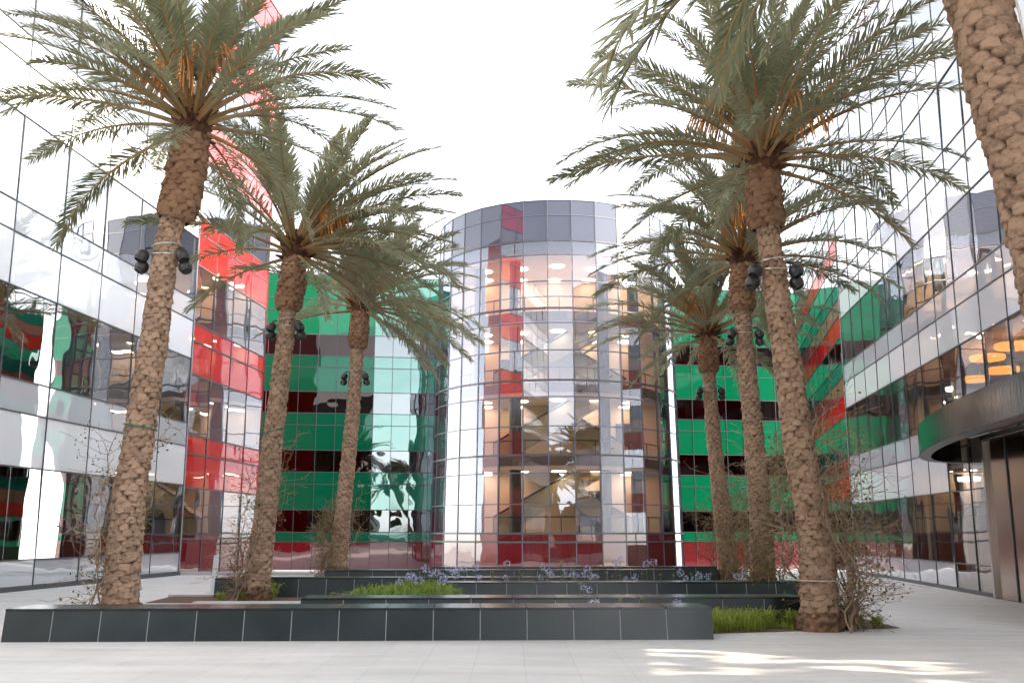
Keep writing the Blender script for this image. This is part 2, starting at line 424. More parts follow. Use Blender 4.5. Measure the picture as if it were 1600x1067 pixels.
def storey_rows(first, period, n, win, span, zb, basek='grey'):
    """first = bottom of ground window"""
    rows = [(zb, first, basek)]
    for k in range(n):
        z = first + k*period
        rows.append((z, z+win, 'WIN'))
        z2 = z+win
        for h, kd in span:
            rows.append((z2, z2+h, kd)); z2 += h
    return rows
def sub(rows, win): return [(a, b, win if k == 'WIN' else k) for a, b, k in rows]

# left white building ------------------------------------------------
LA, LB = Vector((-17.37, -12.0)), Vector((-12.5, 38.25))
root = thing('office_building', 'white and grey glass office building on the left edge of the plaza with ribbon windows', 'building', (LA.x, LA.y, 0))
rows = [(.12, .83, 'grey'), (.83, 3.34, 'win'), (3.34, 4.82, 'white'), (4.82, 5.71, 'grey'), (5.71, 8.21, 'win'), (8.21, 9.71, 'white'), (9.71, 10.56, 'grey')]
for k in range(4):
    z = 10.56 + k*4.87
    rows += [(z, z+2.5, 'win'), (z+2.5, z+4.0, 'white'), (z+4.0, z+4.87, 'grey')]
ncl = 21
a, d, n, L, P = facade(root, LB, LA, ncl, rows, 0.0, 30.04, -1, M, mull=.034, seed=3, keep=lambda c, r: c < 14)
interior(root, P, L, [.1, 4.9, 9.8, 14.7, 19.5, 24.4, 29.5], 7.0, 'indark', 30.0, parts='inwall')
m = MB()
m.hexa([P(-.05, 0, .06), P(L, 0, .06), P(L, 0, -.1), P(-.05, 0, -.1), P(-.05, .12, .06), P(L, .12, .06), P(L, .12, -.1), P(-.05, .12, -.1)])
m.build('base_kerb', M['mull'], root)
m = MB()   # end walls and roof and back
m.quad(P(-.06, 0, .03), P(-.06, 0, -16), P(-.06, 30, -16), P(-.06, 30, .03)); m.quad(P(L+.06, 0, .03), P(L+.06, 0, -16), P(L+.06, 30, -16), P(L+.06, 30, .03))
m.quad(P(-.06, 30, .03), P(-.06, 30, -16), P(L+.06, 30, -16), P(L+.06, 30, .03))
m.build('end_wall', M['white'], root)

# left red building ------------------------------------------------
RA = Vector((at(281, 830, 39.2).x, 39.2)); RB = Vector((at(400, 830, 47.6).x, 47.6))
root = thing('red_glass_building', 'red glass office wing beyond the left white building, between it and the green facade', 'building', (RB.x, RB.y, gz(RB.x, RB.y)))
rows = [(-.25, 1.31, 'red_base')]
for k in range(6):
    z = 1.31 + 4.47*k
    rows += [(z, z+2.02 if k == 0 else z+2.3, 'win')]
    z2 = 3.30 + 4.5*k
    rows[-1] = (z if k == 0 else z2-2.42, z2, 'win')
    rows += [(z2, z2+1.34, 'red'), (z2+1.34, z2+2.08, 'red')]
a, d, n, L, P = facade(root, RB, RA, 4, rows, -.3, rows[-1][1], -1, M, mull=.06, seed=5)
zt = rows[-1][1]
interior(root, P, L, [.2, 4.6, 9.1, 13.6, 18.1, 22.6, 27], 7.0, 'inwall', zt, zb=-.3, parts='indark')
m = MB(); m.quad(P(-.05, -.3, .04), P(-.05, -.3, -14), P(-.05, zt, -14), P(-.05, zt, .04)); m.quad(P(-.05, zt, .04), P(-.05, zt, -14), P(L, zt, -14), P(L, zt, .04)); m.build('end_wall', M['red'], root)

P0_ = None
# right white building ------------------------------------------------
DR = .114
WB = Vector((at(1334, 830, 46).x, 46.0)); WA = Vector((WB.x-DR*50, -4.0))
root = thing('office_building', 'white and pale grey glass office building on the right with canopied entrance', 'building', (WA.x, WA.y, -.25))
ENT = 33.0   # entrance bay nearer than this Y
def ek(k): return lambda ci, u0, u1: 'win_right' if (46-u0) < ENT+.1 else k
rows = [(-.13, .63, ek('grey')), (.63, 2.83, 'win_right'), (2.83, 4.15, ek('white')), (4.15, 4.95, ek('grey'))]
for k in range(4):
    z = 4.95 + k*4.25
    rows += [(z, z+2.25, 'win_right'), (z+2.25, z+3.45, 'white'), (z+3.45, z+4.25, 'grey')]
rows.append((21.95, 23.0, 'pink'))
RL0 = (WB-WA).length; PU0, PU1 = RL0*17/25, RL0*19/25; PZ = 8.4  # unseen passage, added so that sun streaks reach the paving
a, d, n, L, P = facade(root, WB, WA, 25, rows, -.25, rows[-1][1], 1, M, mull=.036, seed=8, keep=lambda c, r: c < 15, skip=lambda u0, u1, z0, z1: PU0-.1 < u0 and u1 < PU1+.1 and z1 < PZ+.05, gap=(PU0, PU1, PZ))
zt = rows[-1][1]; P0_ = P
interior(root, P, PU0, [-.1, 4.25, 8.5, 12.8, 17.0, 21.3], 8.0, 'inwall', zt, zb=-.25, parts='inwall')
interior(root, (lambda u, z, o=0.0: P0_(u+PU1, z, o)), L-PU1, [-.1, 4.25, 8.5, 12.8, 17.0, 21.3], 8.0, 'inwall', zt, zb=-.25)
m = MB(); m.hexa([P(PU0+.03, PZ+.02, -.2), P(PU1-.03, PZ+.02, -.2), P(PU1-.03, PZ+.02, -8), P(PU0+.03, PZ+.02, -8), P(PU0+.03, zt, -.2), P(PU1-.03, zt, -.2), P(PU1-.03, zt, -8), P(PU0+.03, zt, -8)]); m.build('added_passage_block', M['white'], root)  # solid block added over the passage to stop sun through the upper windows
m = MB()
for ua, ub in ((-.05, PU0), (PU1, L)):
    m.hexa([P(ua, -.3, .06), P(ub, -.3, .06), P(ub, -.3, -.1), P(ua, -.3, -.1), P(ua, -.13, .06), P(ub, -.13, .06), P(ub, -.13, -.1), P(ua, -.13, -.1)])
m.build('base_kerb', M['mull'], root)
m = MB(); m.quad(P(-.06, -.3, .03), P(-.06, -.3, -16), P(-.06, zt, -16), P(-.06, zt, .03)); m.quad(P(L+.06, -.3, .03), P(L+.06, -.3, -16), P(L+.06, zt, -16), P(L+.06, zt, .03))
m.quad(P(-.06, zt, .03), P(-.06, zt, -16), P(L+.06, zt, -16), P(L+.06, zt, .03)); m.build('end_wall', M['white'], root)
for (u, z, w, mt) in ((9.6, 7.0, 1.8, 'lamp_orange'), (11.0, 7.55, 2.2, 'lamp_orange'), (12.3, 6.9, 2.0, 'lamp_orange'), (13.6, 7.5, 2.4, 'lamp_orange'), (15.4, 7.2, 2.4, 'lamp_orange'), (7.0, 7.0, 1.0, 'lamp'), (17.5, 3.45, 2.4, 'lamp'), (21, 3.45, 2.4, 'lamp'), (8.0, 3.45, 1.5, 'lamp')):  # plain 'lamp' discs are added to brighten the rooms; amber ones are lit coves
    m = MB(); c = Vector(P(u, z, -2.6))
    m.lathe(c, [(0, .0), (w*.25, 0), (w*.27, .05), (w*.27, .16), (0, .18)], 20)
    m.build('ceiling_lamp', M[mt], root)
RP, RL = P, L

# entrance portal (part of right building) ------------------------------
_k = ray(1553, 933); _k = _k[0]/_k[1]; _Y = (WB.x-DR*46-.20)/(_k-DR)
u0, u1 = (46-_Y)*math.sqrt(1+DR*DR), (46-_Y)*math.sqrt(1+DR*DR)+5.6
m = MB()
def bx(u0, u1, z0, z1, o0, o1): m.hexa([RP(u0, z0, o0), RP(u1, z0, o0), RP(u1, z0, o1), RP(u0, z0, o1), RP(u0, z1, o0), RP(u1, z1, o0), RP(u1, z1, o1), RP(u0, z1, o1)])
bx(u0, u0+.12, -.22, 4.25, .0, .20); bx(u1-.12, u1, -.22, 4.25, 0, .20); bx(u0+.12, u1-.12, 4.13, 4.25, 0, .20)
m.build('entrance_frame', M['steel_pale'], root)
m = MB(); bx(u0+.12, u1-.12, -.2, 4.1, .06, .10); m.build('entrance_screen', M['bronze'], root)
for k in range(3):
    m = MB(); uu = u0+.12+1.45*(k+1); bx(uu, uu+.07, -.2, 4.1, .102, .13); m.build('door_stile', M['mull'], root)
# canopy
def plan_x(Y): return WB.x - DR*(46-Y)
can = thing('entrance_canopy', 'curved brushed steel ring canopy projecting over the right building entrance', 'canopy', (plan_x(20)-.1, 20, 3.7))
outer, inner = [], []
cy0, ax, by = 18.5, 3.15, 12.4
for i in range(73):
    t = PI*(i/72)        # from far end to near end
    Yc = cy0 + by*math.cos(t); off = ax*math.sin(t)
    outer.append(Vector((plan_x(Yc)-.02-off, Yc, 0)))
    Yi = cy0 + (by-.38)*math.cos(t); offi = max(0, (ax-.38)*math.sin(t))
    inner.append(Vector((plan_x(Yi)-.02-offi, Yi, 0)))
z0c, z1c = 3.66, 4.40
m = MB()
for i in range(72):
    a, b = outer[i], outer[i+1]
    m.quad((a.x, a.y, z0c), (b.x, b.y, z0c), (b.x, b.y, z1c), (a.x, a.y, z1c))
bmats = m.build('fascia', M['steel'], can, smooth=True)
m = MB()
for i in range(72):
    a, b, c, dd = outer[i], outer[i+1], inner[i+1], inner[i]
    m.quad((a.x+.01, a.y, z0c-.002), (dd.x, dd.y, z0c-.002), (c.x, c.y, z0c-.002), (b.x+.01, b.y, z0c-.002))
m.build('lower_rim', M['mull'], can)
m = MB()
for i in range(72):
    a, b, c, dd = outer[i], outer[i+1], inner[i+1], inner[i]
    m.quad((a.x, a.y, z1c), (b.x, b.y, z1c), (c.x, c.y, z1c), (dd.x, dd.y, z1c))
m.build('upper_rim', M['mull'], can)
m = MB()
for i in range(72):
    c, dd = inner[i+1], inner[i]
    m.quad((dd.x, dd.y, z0c), (dd.x, dd.y, z1c-.05), (c.x, c.y, z1c-.05), (c.x, c.y, z0c))
m.build('inner_fascia', M['steel'], can, smooth=True)
m = MB()
for i in range(72):
    c, dd = inner[i+1], inner[i]
    m.quad((dd.x, dd.y, z1c-.06), (c.x, c.y, z1c-.06), (plan_x(c.y)-.03, c.y, z1c-.06), (plan_x(dd.y)-.03, dd.y, z1c-.06))
m.build('soffit', M['mull'], can)

# right red and teal wing ------------------------------------------------
QB = Vector((at(1262, 830, 75).x, 75.0)); QA = Vector((at(1334, 830, 53).x, 53.0))
root = thing('red_glass_building', 'red and teal striped glass wing behind the right palms, beside the white building', 'building', (QA.x, QA.y, gz(QA.x, QA.y)))
rows = [(-1.4, .95, 'green'), (.95, 3.25, 'win')]
for k in range(4):
    z = 3.25 + 4.4*k
    rows += [(z, z+1.2, 'red_wing'), (z+1.2, z+2.15, 'rose_wing'), (z+2.15, z+3.05, 'teal_wing'), (z+3.05, z+4.4, 'win')]
a, d, n, L, P = facade(root, QB, QA, 8, rows, -1.4, rows[-1][1], 1, M, mull=.05, seed=9)
zt = rows[-1][1]
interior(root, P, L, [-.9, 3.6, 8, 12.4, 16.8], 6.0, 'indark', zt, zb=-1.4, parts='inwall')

# green building ------------------------------------------------
GA = Vector((at(396, 830, 74).x, 74.0)); gd = Vector((1, .155)).normalized(); GL = 43.5
GB = GA + gd*GL
root = thing('green_glass_building', 'green glass building with dark red window bands standing behind the round tower', 'building', (GA.x, GA.y, -1.35))
def tk(k, kt): return lambda ci, u0, u1: kt if 8.3 < u0 < 24 else k
rows = [(-1.4, .86, 'red_base'), (.86, 1.55, tk('green', 'teal'))]
z = 1.55
wk = {0: 'win_maroon', 1: 'win_maroon', 2: 'win_maroon', 3: 'win_maroon'}
for k in range(4):
    rows += [(z, z+1.62, tk('win_maroon', 'win_teal')), (z+1.62, z+3.5, tk('green', 'teal')), (z+3.5, z+4.4, tk('green', 'teal'))]
    z += 4.4
rows += [(z, z+1.9, tk('green', 'teal'))]
nc = 31
def keepg(c, r):
    return (c < 13 or c > 20)
a, d, n, L, P = facade(root, GA, GB, nc, rows, -1.4, rows[-1][1], 1, M, mull=.05, seed=12, keep=keepg, mullmat='mull')
zt = rows[-1][1]
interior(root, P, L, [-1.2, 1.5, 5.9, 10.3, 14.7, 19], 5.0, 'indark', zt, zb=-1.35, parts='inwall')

# ------------------------------------------------------------------ round tower
TX, TY, TR = at(869, 830, 66).x, 66.0, 8.18
tower = thing('round_tower', 'round glass tower with slate parapet rising between the two green facades', 'tower', (TX, TY, -.8))
NF = 33; STEP = 2*PI/NF
PH0 = -PI/2 + R(5.6)       # a facet boundary just right of the camera axis
Z0, ZT = -.75, 21.5
def rad(z): return TR*(1 - .05*(z-Z0)/(ZT-Z0))
def tp(k, z, off=0.0, frac=0.0):
    a = PH0 + (k+frac)*STEP; r = rad(z)+off
    return Vector((TX + r*math.cos(a), TY + r*math.sin(a), z))
trow = [1.49, 3.15, 4.93, 5.98, 7.65, 9.38, 10.37, 12.17, 13.83, 14.73, 16.4, 18.05, 18.94]
tall = {(1.49, 3.15), (3.15, 4.93), (5.98, 7.65), (7.65, 9.38), (10.37, 12.17), (12.17, 13.83), (14.73, 16.4), (16.4, 18.05)}
rest = MB(); rr = random.Random(4)
def facet(m, k, z0, z1, tilt=.0012):
    p = [tp(k, z0), tp(k+1, z0), tp(k+1, z1), tp(k, z1)]
    nn = (p[1]-p[0]).cross(p[3]-p[0]).normalized()
    tu, tv = rr.gauss(0, tilt), rr.gauss(0, tilt)
    p = [p[0]-nn*(tu+tv), p[1]+nn*(tu-tv), p[2]+nn*(tu+tv), p[3]-nn*(tu-tv)]
    m.quad(*p)
for k in range(NF):
    for z0, z1 in zip(trow[:-1], trow[1:]):
        if (z0, z1) in tall and (k <= 5 or k >= NF-6):
            m = MB(); facet(m, k, z0, z1, .0025); m.build('window', M['tower_glass'], tower)
        else: facet(rest, k, z0, z1, .0025)
o = rest.build('window_glazing', M['tower_glass'], tower); o['kind'] = 'stuff'
m = MB()
for k in range(NF):
    facet(m, k, 18.94, 20.55); facet(m, k, 20.55, 21.5)
m.build('parapet', M['slate'], tower)
m = MB()
for k in range(NF): facet(m, k, Z0, .99); facet(m, k, .99, 1.49)
m.build('plinth', [M['red_base']], tower)
def rings(zs, hw, name, mat, out=.03):
    for z in zs:
        m = MB()
        for k in range(NF):
            p = [tp(k, z-hw, -.12), tp(k+1, z-hw, -.12), tp(k+1, z-hw, out), tp(k, z-hw, out), tp(k, z+hw, -.12), tp(k+1, z+hw, -.12), tp(k+1, z+hw, out), tp(k, z+hw, out)]
            m.hexa([p[0], p[3], p[2], p[1], p[4], p[7], p[6], p[5]])
        m.build(name, mat, tower)
heavy = [1.0, 1.49, 5.98, 10.37, 14.73, 18.94]
rings(heavy, .055, 'floor_ring', M['mull'], .05)
rings([z for z in trow if z not in heavy] + [20.55, 21.5], .028, 'transom', M['mull_blue'])
m = MB()
for k in range(NF):
    a0 = .032/ TR
    pts = []
    for z in (Z0, ZT):
        for (da, off) in ((-a0, -.12), (a0, -.12), (a0, .035), (-a0, .035)):
            a = PH0 + k*STEP + da; r = rad(z)+off
            pts.append((TX + r*math.cos(a), TY + r*math.sin(a), z))
    m.hexa(pts)
m.build('mullion', M['mull_blue'], tower)
# floors
def disc(m, r, z0, z1, cx=TX, cy=TY, seg=48, mi=0):
    top = [(cx+r*math.cos(2*PI*i/seg), cy+r*math.sin(2*PI*i/seg)) for i in range(seg)]
    m.poly([(x, y, z1) for x, y in top], mi); m.poly([(x, y, z0) for x, y in reversed(top)], mi)
    for i in range(seg):
        a, b = top[i], top[(i+1) % seg]; m.quad((a[0], a[1], z0), (b[0], b[1], z0), (b[0], b[1], z1), (a[0], a[1], z1), mi)
floors = [1.49, 5.98, 10.37, 14.73, 18.94]
for z in floors:
    m = MB(); disc(m, 6.9, z-.75, z-.08); m.build('floor_slab', M['peach'], tower)
    m = MB()
    for i in range(48):
        a, b = 2*PI*i/48, 2*PI*(i+1)/48
        q = [(TX+r*math.cos(t), TY+r*math.sin(t)) for r in (6.92, 7.02) for t in (a, b)]
        m.hexa([(q[0][0], q[0][1], z-.55), (q[2][0], q[2][1], z-.55), (q[3][0], q[3][1], z-.55), (q[1][0], q[1][1], z-.55),
                (q[0][0], q[0][1], z+.0), (q[2][0], q[2][1], z+.0), (q[3][0], q[3][1], z+.0), (q[1][0], q[1][1], z+.0)])
    m.build('slab_edge', M['fascia'], tower)
    m = MB()
    for i in range(30):
        a0, a1 = PI + PI*i/30, PI + PI*(i+1)/30
        m.tube([(TX+6.8*math.cos(a0), TY+6.8*math.sin(a0), z+.95), (TX+6.8*math.cos(a1), TY+6.8*math.sin(a1), z+.95)], .04, 5)
        if i % 3 == 0: m.tube([(TX+6.8*math.cos(a0), TY+6.8*math.sin(a0), z-.06), (TX+6.8*math.cos(a0), TY+6.8*math.sin(a0), z+.95)], .03, 5)
    m.build('guard_rail', M['rail'], tower)
m = MB(); disc(m, rad(21.2)-.15, 20.9, 21.1); m.build('roof', M['roofing'], tower)
for ang in (-26, 27, 53, -54):
    m = MB(); cx, cy_ = TX+6.1*math.sin(R(ang)), TY-6.1*math.cos(R(ang))
    m.lathe((cx, cy_, 0), [(.0, Z0), (.36, Z0), (.36, 18.2), (0, 18.2)], 18); m.build('column', M['column'], tower)
m = MB(); m.box(TX-7.0, TX+7.0, TY-.05, TY+.3, Z0, 18.2); m.build('core_wall', M['peach'], tower)
m = MB(); m.box(TX+1.5, TX+3.0, TY-.13, TY-.06, 1.45, 4.2); m.box(TX+4.0, TX+5.4, TY-.13, TY-.06, 6.0, 8.6); m.box(TX-3.6, TX-2.4, TY-.13, TY-.06, 10.4, 12.9); m.build('doorway', M['column'], tower)
def escalator(x0, z0, x1, z1, y):
    m = MB(); h = .95
    m.hexa([(x0, y, z0-.45), (x1, y, z1-.45), (x1, y+1.3, z1-.45), (x0, y+1.3, z0-.45), (x0, y, z0+h), (x1, y, z1+h), (x1, y+1.3, z1+h), (x0, y+1.3, z0+h)], 0)
    o = m.build('escalator', M['escal'], tower)
    k = MB(); k.tube([(x0, y-.03, z0+h+.05), (x1, y-.03, z1+h+.05)], .06, 6); k.build('handrail', M['rail'], tower)
for i in range(3):
    z = floors[i]
    escalator(TX-4.0, z, TX+3.4, z+4.2, TY-4.2)
    escalator(TX+4.6, z, TX-2.4, z+4.2, TY-1.6)
for z in floors[1:]:
    for q in range(-2, 3):
        m = MB(); m.lathe((TX+q*2.3, TY-4.6+abs(q)*.7, z-.80), [(0, 0), (.42, 0), (.45, .03), (.45, .05)], 20); m.build('ceiling_lamp', M['downlight'], tower)
        m = MB(); m.lathe((TX+q*2.3, TY-.9, z-.80), [(0, 0), (.42, 0), (.45, .03), (.45, .05)], 20); m.build('ceiling_lamp', M['downlight'], tower)

# ------------------------------------------------------------------ benches
BENCH_LABELS = []
def bench(label, pl, pr, h, depth, tile, name='basalt_bench', batter=.07):
    """front bottom edge from pl to pr (plan), body leaning back slightly"""
    a = Vector((pl[0], pl[1], 0)); b = Vector((pr[0], pr[1], 0)); d = (b-a); L = d.length; d.normalize(); nb = Vector((-d.y, d.x, 0))
    zb = -.02
    t = thing(name, label, 'bench', (a.x, a.y, 0), 'low black tiled benches between the palms')
    def Q(u, v, z): q = a + d*u + nb*v; return (q.x, q.y, z)
    ht = h-.035
    n_t = max(1, round(L/tile)); w = L/n_t
    m = MB()
    gap = .012
    for i in range(n_t):
        u0, u1 = i*w+gap/2, (i+1)*w-gap/2
        m.hexa([Q(u0, 0, zb), Q(u1, 0, zb), Q(u1, .02, zb), Q(u0, .02, zb), Q(u0, batter, ht), Q(u1, batter, ht), Q(u1, batter+.02, ht), Q(u0, batter+.02, ht)])
    for u0, u1 in ((0, .02), (L-.02, L)):
        m.hexa([Q(u0, .022, zb), Q(u1, .022, zb), Q(u1, depth, zb), Q(u0, depth, zb), Q(u0, batter+.022, ht), Q(u1, batter+.022, ht), Q(u1, depth, ht), Q(u0, depth, ht)])
    m.build('face_tiles', M['basalt'], t)
    m = MB(); m.hexa([Q(.021, .004, zb), Q(L-.021, .004, zb), Q(L-.021, depth-.01, zb), Q(.021, depth-.01, zb), Q(.021, batter+.004, ht-.004), Q(L-.021, batter+.004, ht-.004), Q(L-.021, depth-.01, ht-.004), Q(.021, depth-.01, ht-.004)])
    m.build('core', M['grout'], t)
    m = MB()
    for i in range(n_t):
        u0, u1 = i*w+gap/2, (i+1)*w-gap/2
        m.hexa([Q(u0, batter-.006, ht), Q(u1, batter-.006, ht), Q(u1, depth+.004, ht), Q(u0, depth+.004, ht), Q(u0, batter-.004, h), Q(u1, batter-.004, h), Q(u1, depth+.004, h), Q(u0, depth+.004, h)])
    m.build('top_slab', M['basalt_top'], t)
    return t
def bq(pxl, pxr, ytop, h, slope=.0416):
    zl = atz(pxl, ytop, h); xr = None
    # right end on line through zl with plan slope
    lo = Vector((zl.x, zl.y-.07)); k = (pxr-CX)/F
    Y = zl.y
    for _ in range(20):
        q = atz(pxr, ytop, h); X = k*Y*1.0
        r = ray(pxr, ytop); X = Y*r[0]/r[1]
        Y = zl.y + slope*(X-zl.x)
    return (lo.x, lo.y), (X, Y-.07)
bl, brr = (-7.53, 15.22), (3.05, 15.60)
bench('front black tiled bench, longest and nearest to the camera', bl, brr, .47, 1.0, .71)
spec = [
 ('second black tiled bench, just behind the front one, running to the right front palm', 470, 1258, 934, .47, .9, .71),
 ('black tiled bench behind the second one, its left end beside lush green leaves', 697, 1258, 909.5, .47, .8, .71),
 ('black tiled bench whose left end stands behind the second left palm and the white post', 336, 940, 902.5, .47, .8, .71),
 ('black tiled bench with its left end behind the third left palm, in the middle distance', 508, 1058, 890.5, .47, .8, .71),
 ('farthest black tiled bench, reaching the base of the third right palm', 674, 1121, 885.5, .47, .8, .71)]
for lb, xl, xr_, yt, h, dp, tl in spec:
    p0, p1 = bq(xl, xr_, yt, h); bench(lb, p0, p1, h, dp, tl)
    BENCH_LABELS.append((p0, p1))

# ------------------------------------------------------------------ beds, kerbs
def sheet(name, pts, z, mat, label=None):
    m = MB(); m.poly([(x, y, gz(x, y)+z) for x, y in pts]); return tag(m.build(name, mat), kind='structure')
def g2(px, py): q = atz(px, py, 0); return (q.x, q.y)
sheet('planting_bed', [g2(1112, 990), g2(1408, 981), g2(1330, 962), g2(1100, 964)], .006, M['soil'])
sheet('planting_bed', [g2(225, 942), g2(470, 942), g2(470, 931.5), g2(268, 931.5)], .006, M['soil'])
sheet('planting_bed', [g2(520, 930), g2(760, 930), g2(1240, 926), g2(1240, 903), g2(560, 905)], .006, M['soil'])
sheet('planting_bed', [g2(490, 902), g2(640, 902), g2(640, 893), g2(500, 893)], .006, M['soil'])
def kerb(label, p0, p1, w, h):
    a = Vector((*p0, 0)); b = Vector((*p1, 0)); d = (b-a).normalized(); nb = Vector((-d.y, d.x, 0))
    def Q(p, v, z): q = p+nb*v; return (q.x, q.y, gz(q.x, q.y)+z)
    m = MB(); m.hexa([Q(a, 0, -.02), Q(b, 0, -.02), Q(b, w, -.02), Q(a, w, -.02), Q(a, 0, h), Q(b, 0, h), Q(b, w, h), Q(a, w, h)])
    return tag(m.build('kerb', M['kerb'], bevel=.008), label, 'kerb')
kerb('pale stone kerb between the front bench and the bed of the second left palm', g2(300, 944.5), g2(470, 944.5), .35, .06)
kerb('thin pale kerb along the back of the bed at the second left palm', g2(262, 931.8), g2(470, 931.8), .12, .05)
kerb('thin pale kerb behind the grassy bed of the right front palm', g2(1140, 969), g2(1250, 968), .10, .05)
kerb('long low pale kerb along the foot of the red and green facades', g2(276, 897), g2(508, 898), .5, .12)

# ------------------------------------------------------------------ palms
def make_frond(e0, bend, L, roll, sweep, seed, dens=1.0):
    r_ = random.Random(seed); m = MB()
    NS = 22; pts = []; tang = []
    p = Vector((0, 0, 0)); ds = L/NS
    for i in range(NS+1):
        t = i/NS
        e = e0 - bend*(t**1.35); az = sweep*t*t
        tg = Vector((math.cos(e)*math.cos(az), math.cos(e)*math.sin(az), math.sin(e)))
        pts.append(p.copy()); tang.append(tg); p = p + tg*ds
    radii = [max(.004, .045*(1-i/NS)**1.5+.006) if i else .07 for i in range(NS+1)]
    m.tube(pts, radii, 4, 1, cap=False)
    nl = int(96*dens)
    for j in range(nl):
        t = .23 + .77*(j+r_.random()*.6)/nl
        t = min(t, .998); fi = t*NS; i = min(int(fi), NS-1); fr = fi-i
        pos = pts[i].lerp(pts[i+1], fr); tg = tang[i].lerp(tang[i+1], fr).normalized()
        side = tg.cross(Vector((0, 0, 1)))
        side = side.normalized() if side.length > .05 else Vector((0, -1, 0))
        up = side.cross(tg).normalized()
        rl = roll*(.4+.6*t)
        s2 = side*math.cos(rl)+up*math.sin(rl); u2 = up*math.cos(rl)-side*math.sin(rl)
        ll = .52*min(1,   .35+(t-.20)/.20)*(1-.62*max(0, (t-.55)/.45)**1.2)
        for sg in (-1, 1):
            ang = R(58)-R(30)*t + r_.gauss(0, .10)
            fold = R(24) + r_.gauss(0, .24)
            dirv = tg*math.cos(ang) + (s2*sg*math.cos(fold)+u2*math.sin(fold))*math.sin(ang)
            l = ll*r_.uniform(.82, 1.12); w = .0148*(1 if l > .25 else .8)
            dirv.normalize()
            wv = dirv.cross(u2 + s2*sg*r_.uniform(-.8, .8))
            wv = wv.normalized()*w if wv.length > 1e-3 else side*w
            mid = pos + dirv*l*.5; tip = pos + dirv*l - Vector((0, 0, 1))*l*r_.uniform(.03, .22)
            n = len(m.v); m.v += [tuple(pos-wv*.5), tuple(mid-wv), tuple(tip), tuple(mid+wv), tuple(pos+wv*.5)]
            m.f.append((n, n+1, n+2, n+3, n+4)); m.m.append(0)
    me = bpy.data.meshes.new('frond'); me.from_pydata(m.v, [], m.f); me.materials.append(M['frond']); me.materials.append(M['rachis'])
    me.polygons.foreach_set('material_index', m.m); me.update(); return me
CLS = [(78, 34, 3.0), (64, 46, 3.5), (48, 52, 3.7), (30, 50, 3.7), (10, 46, 3.5), (-14, 40, 3.1)]
FR = {}
for ci, (e, bd, L) in enumerate(CLS):
    FR[ci] = [make_frond(R(e+rnd.uniform(-5, 5)), R(bd+rnd.uniform(-12, 14)), L*rnd.uniform(.92, 1.06), R(rnd.uniform(-40, 40)), R(rnd.uniform(-22, 22)), 100+ci*10+k) for k in range(4)]
def date_mesh(seed):
    r_ = random.Random(seed); m = MB()
    m.tube([(0, 0, 0), (.25, 0, .45), (.55, 0, .75)], [.03, .025, .02], 5)
    for k in range(42):
        a = r_.uniform(0, 2*PI); q = r_.uniform(.06, .30); h = r_.uniform(.25, .6)
        s = Vector((.40+.15*r_.random(), 0, .60+.15*r_.random())); x = math.cos(a)*q; y = math.sin(a)*q
        m.tube([s, s+Vector((.12+x*.6, y*.6, .12)), s+Vector((.2+x, y, .05-h*.5)), s+Vector((.22+x*1.1, y*1.1, -h))], [.006, .007, .011, .012], 3, cap=False)
    me = bpy.data.meshes.new('date_cluster'); me.from_pydata(m.v, [], m.f); me.materials.append(M['dates']); me.update(); return me
DT = [date_mesh(s) for s in (1, 2)]
DEFC = [8, 11, 13, 12, 9, 4]

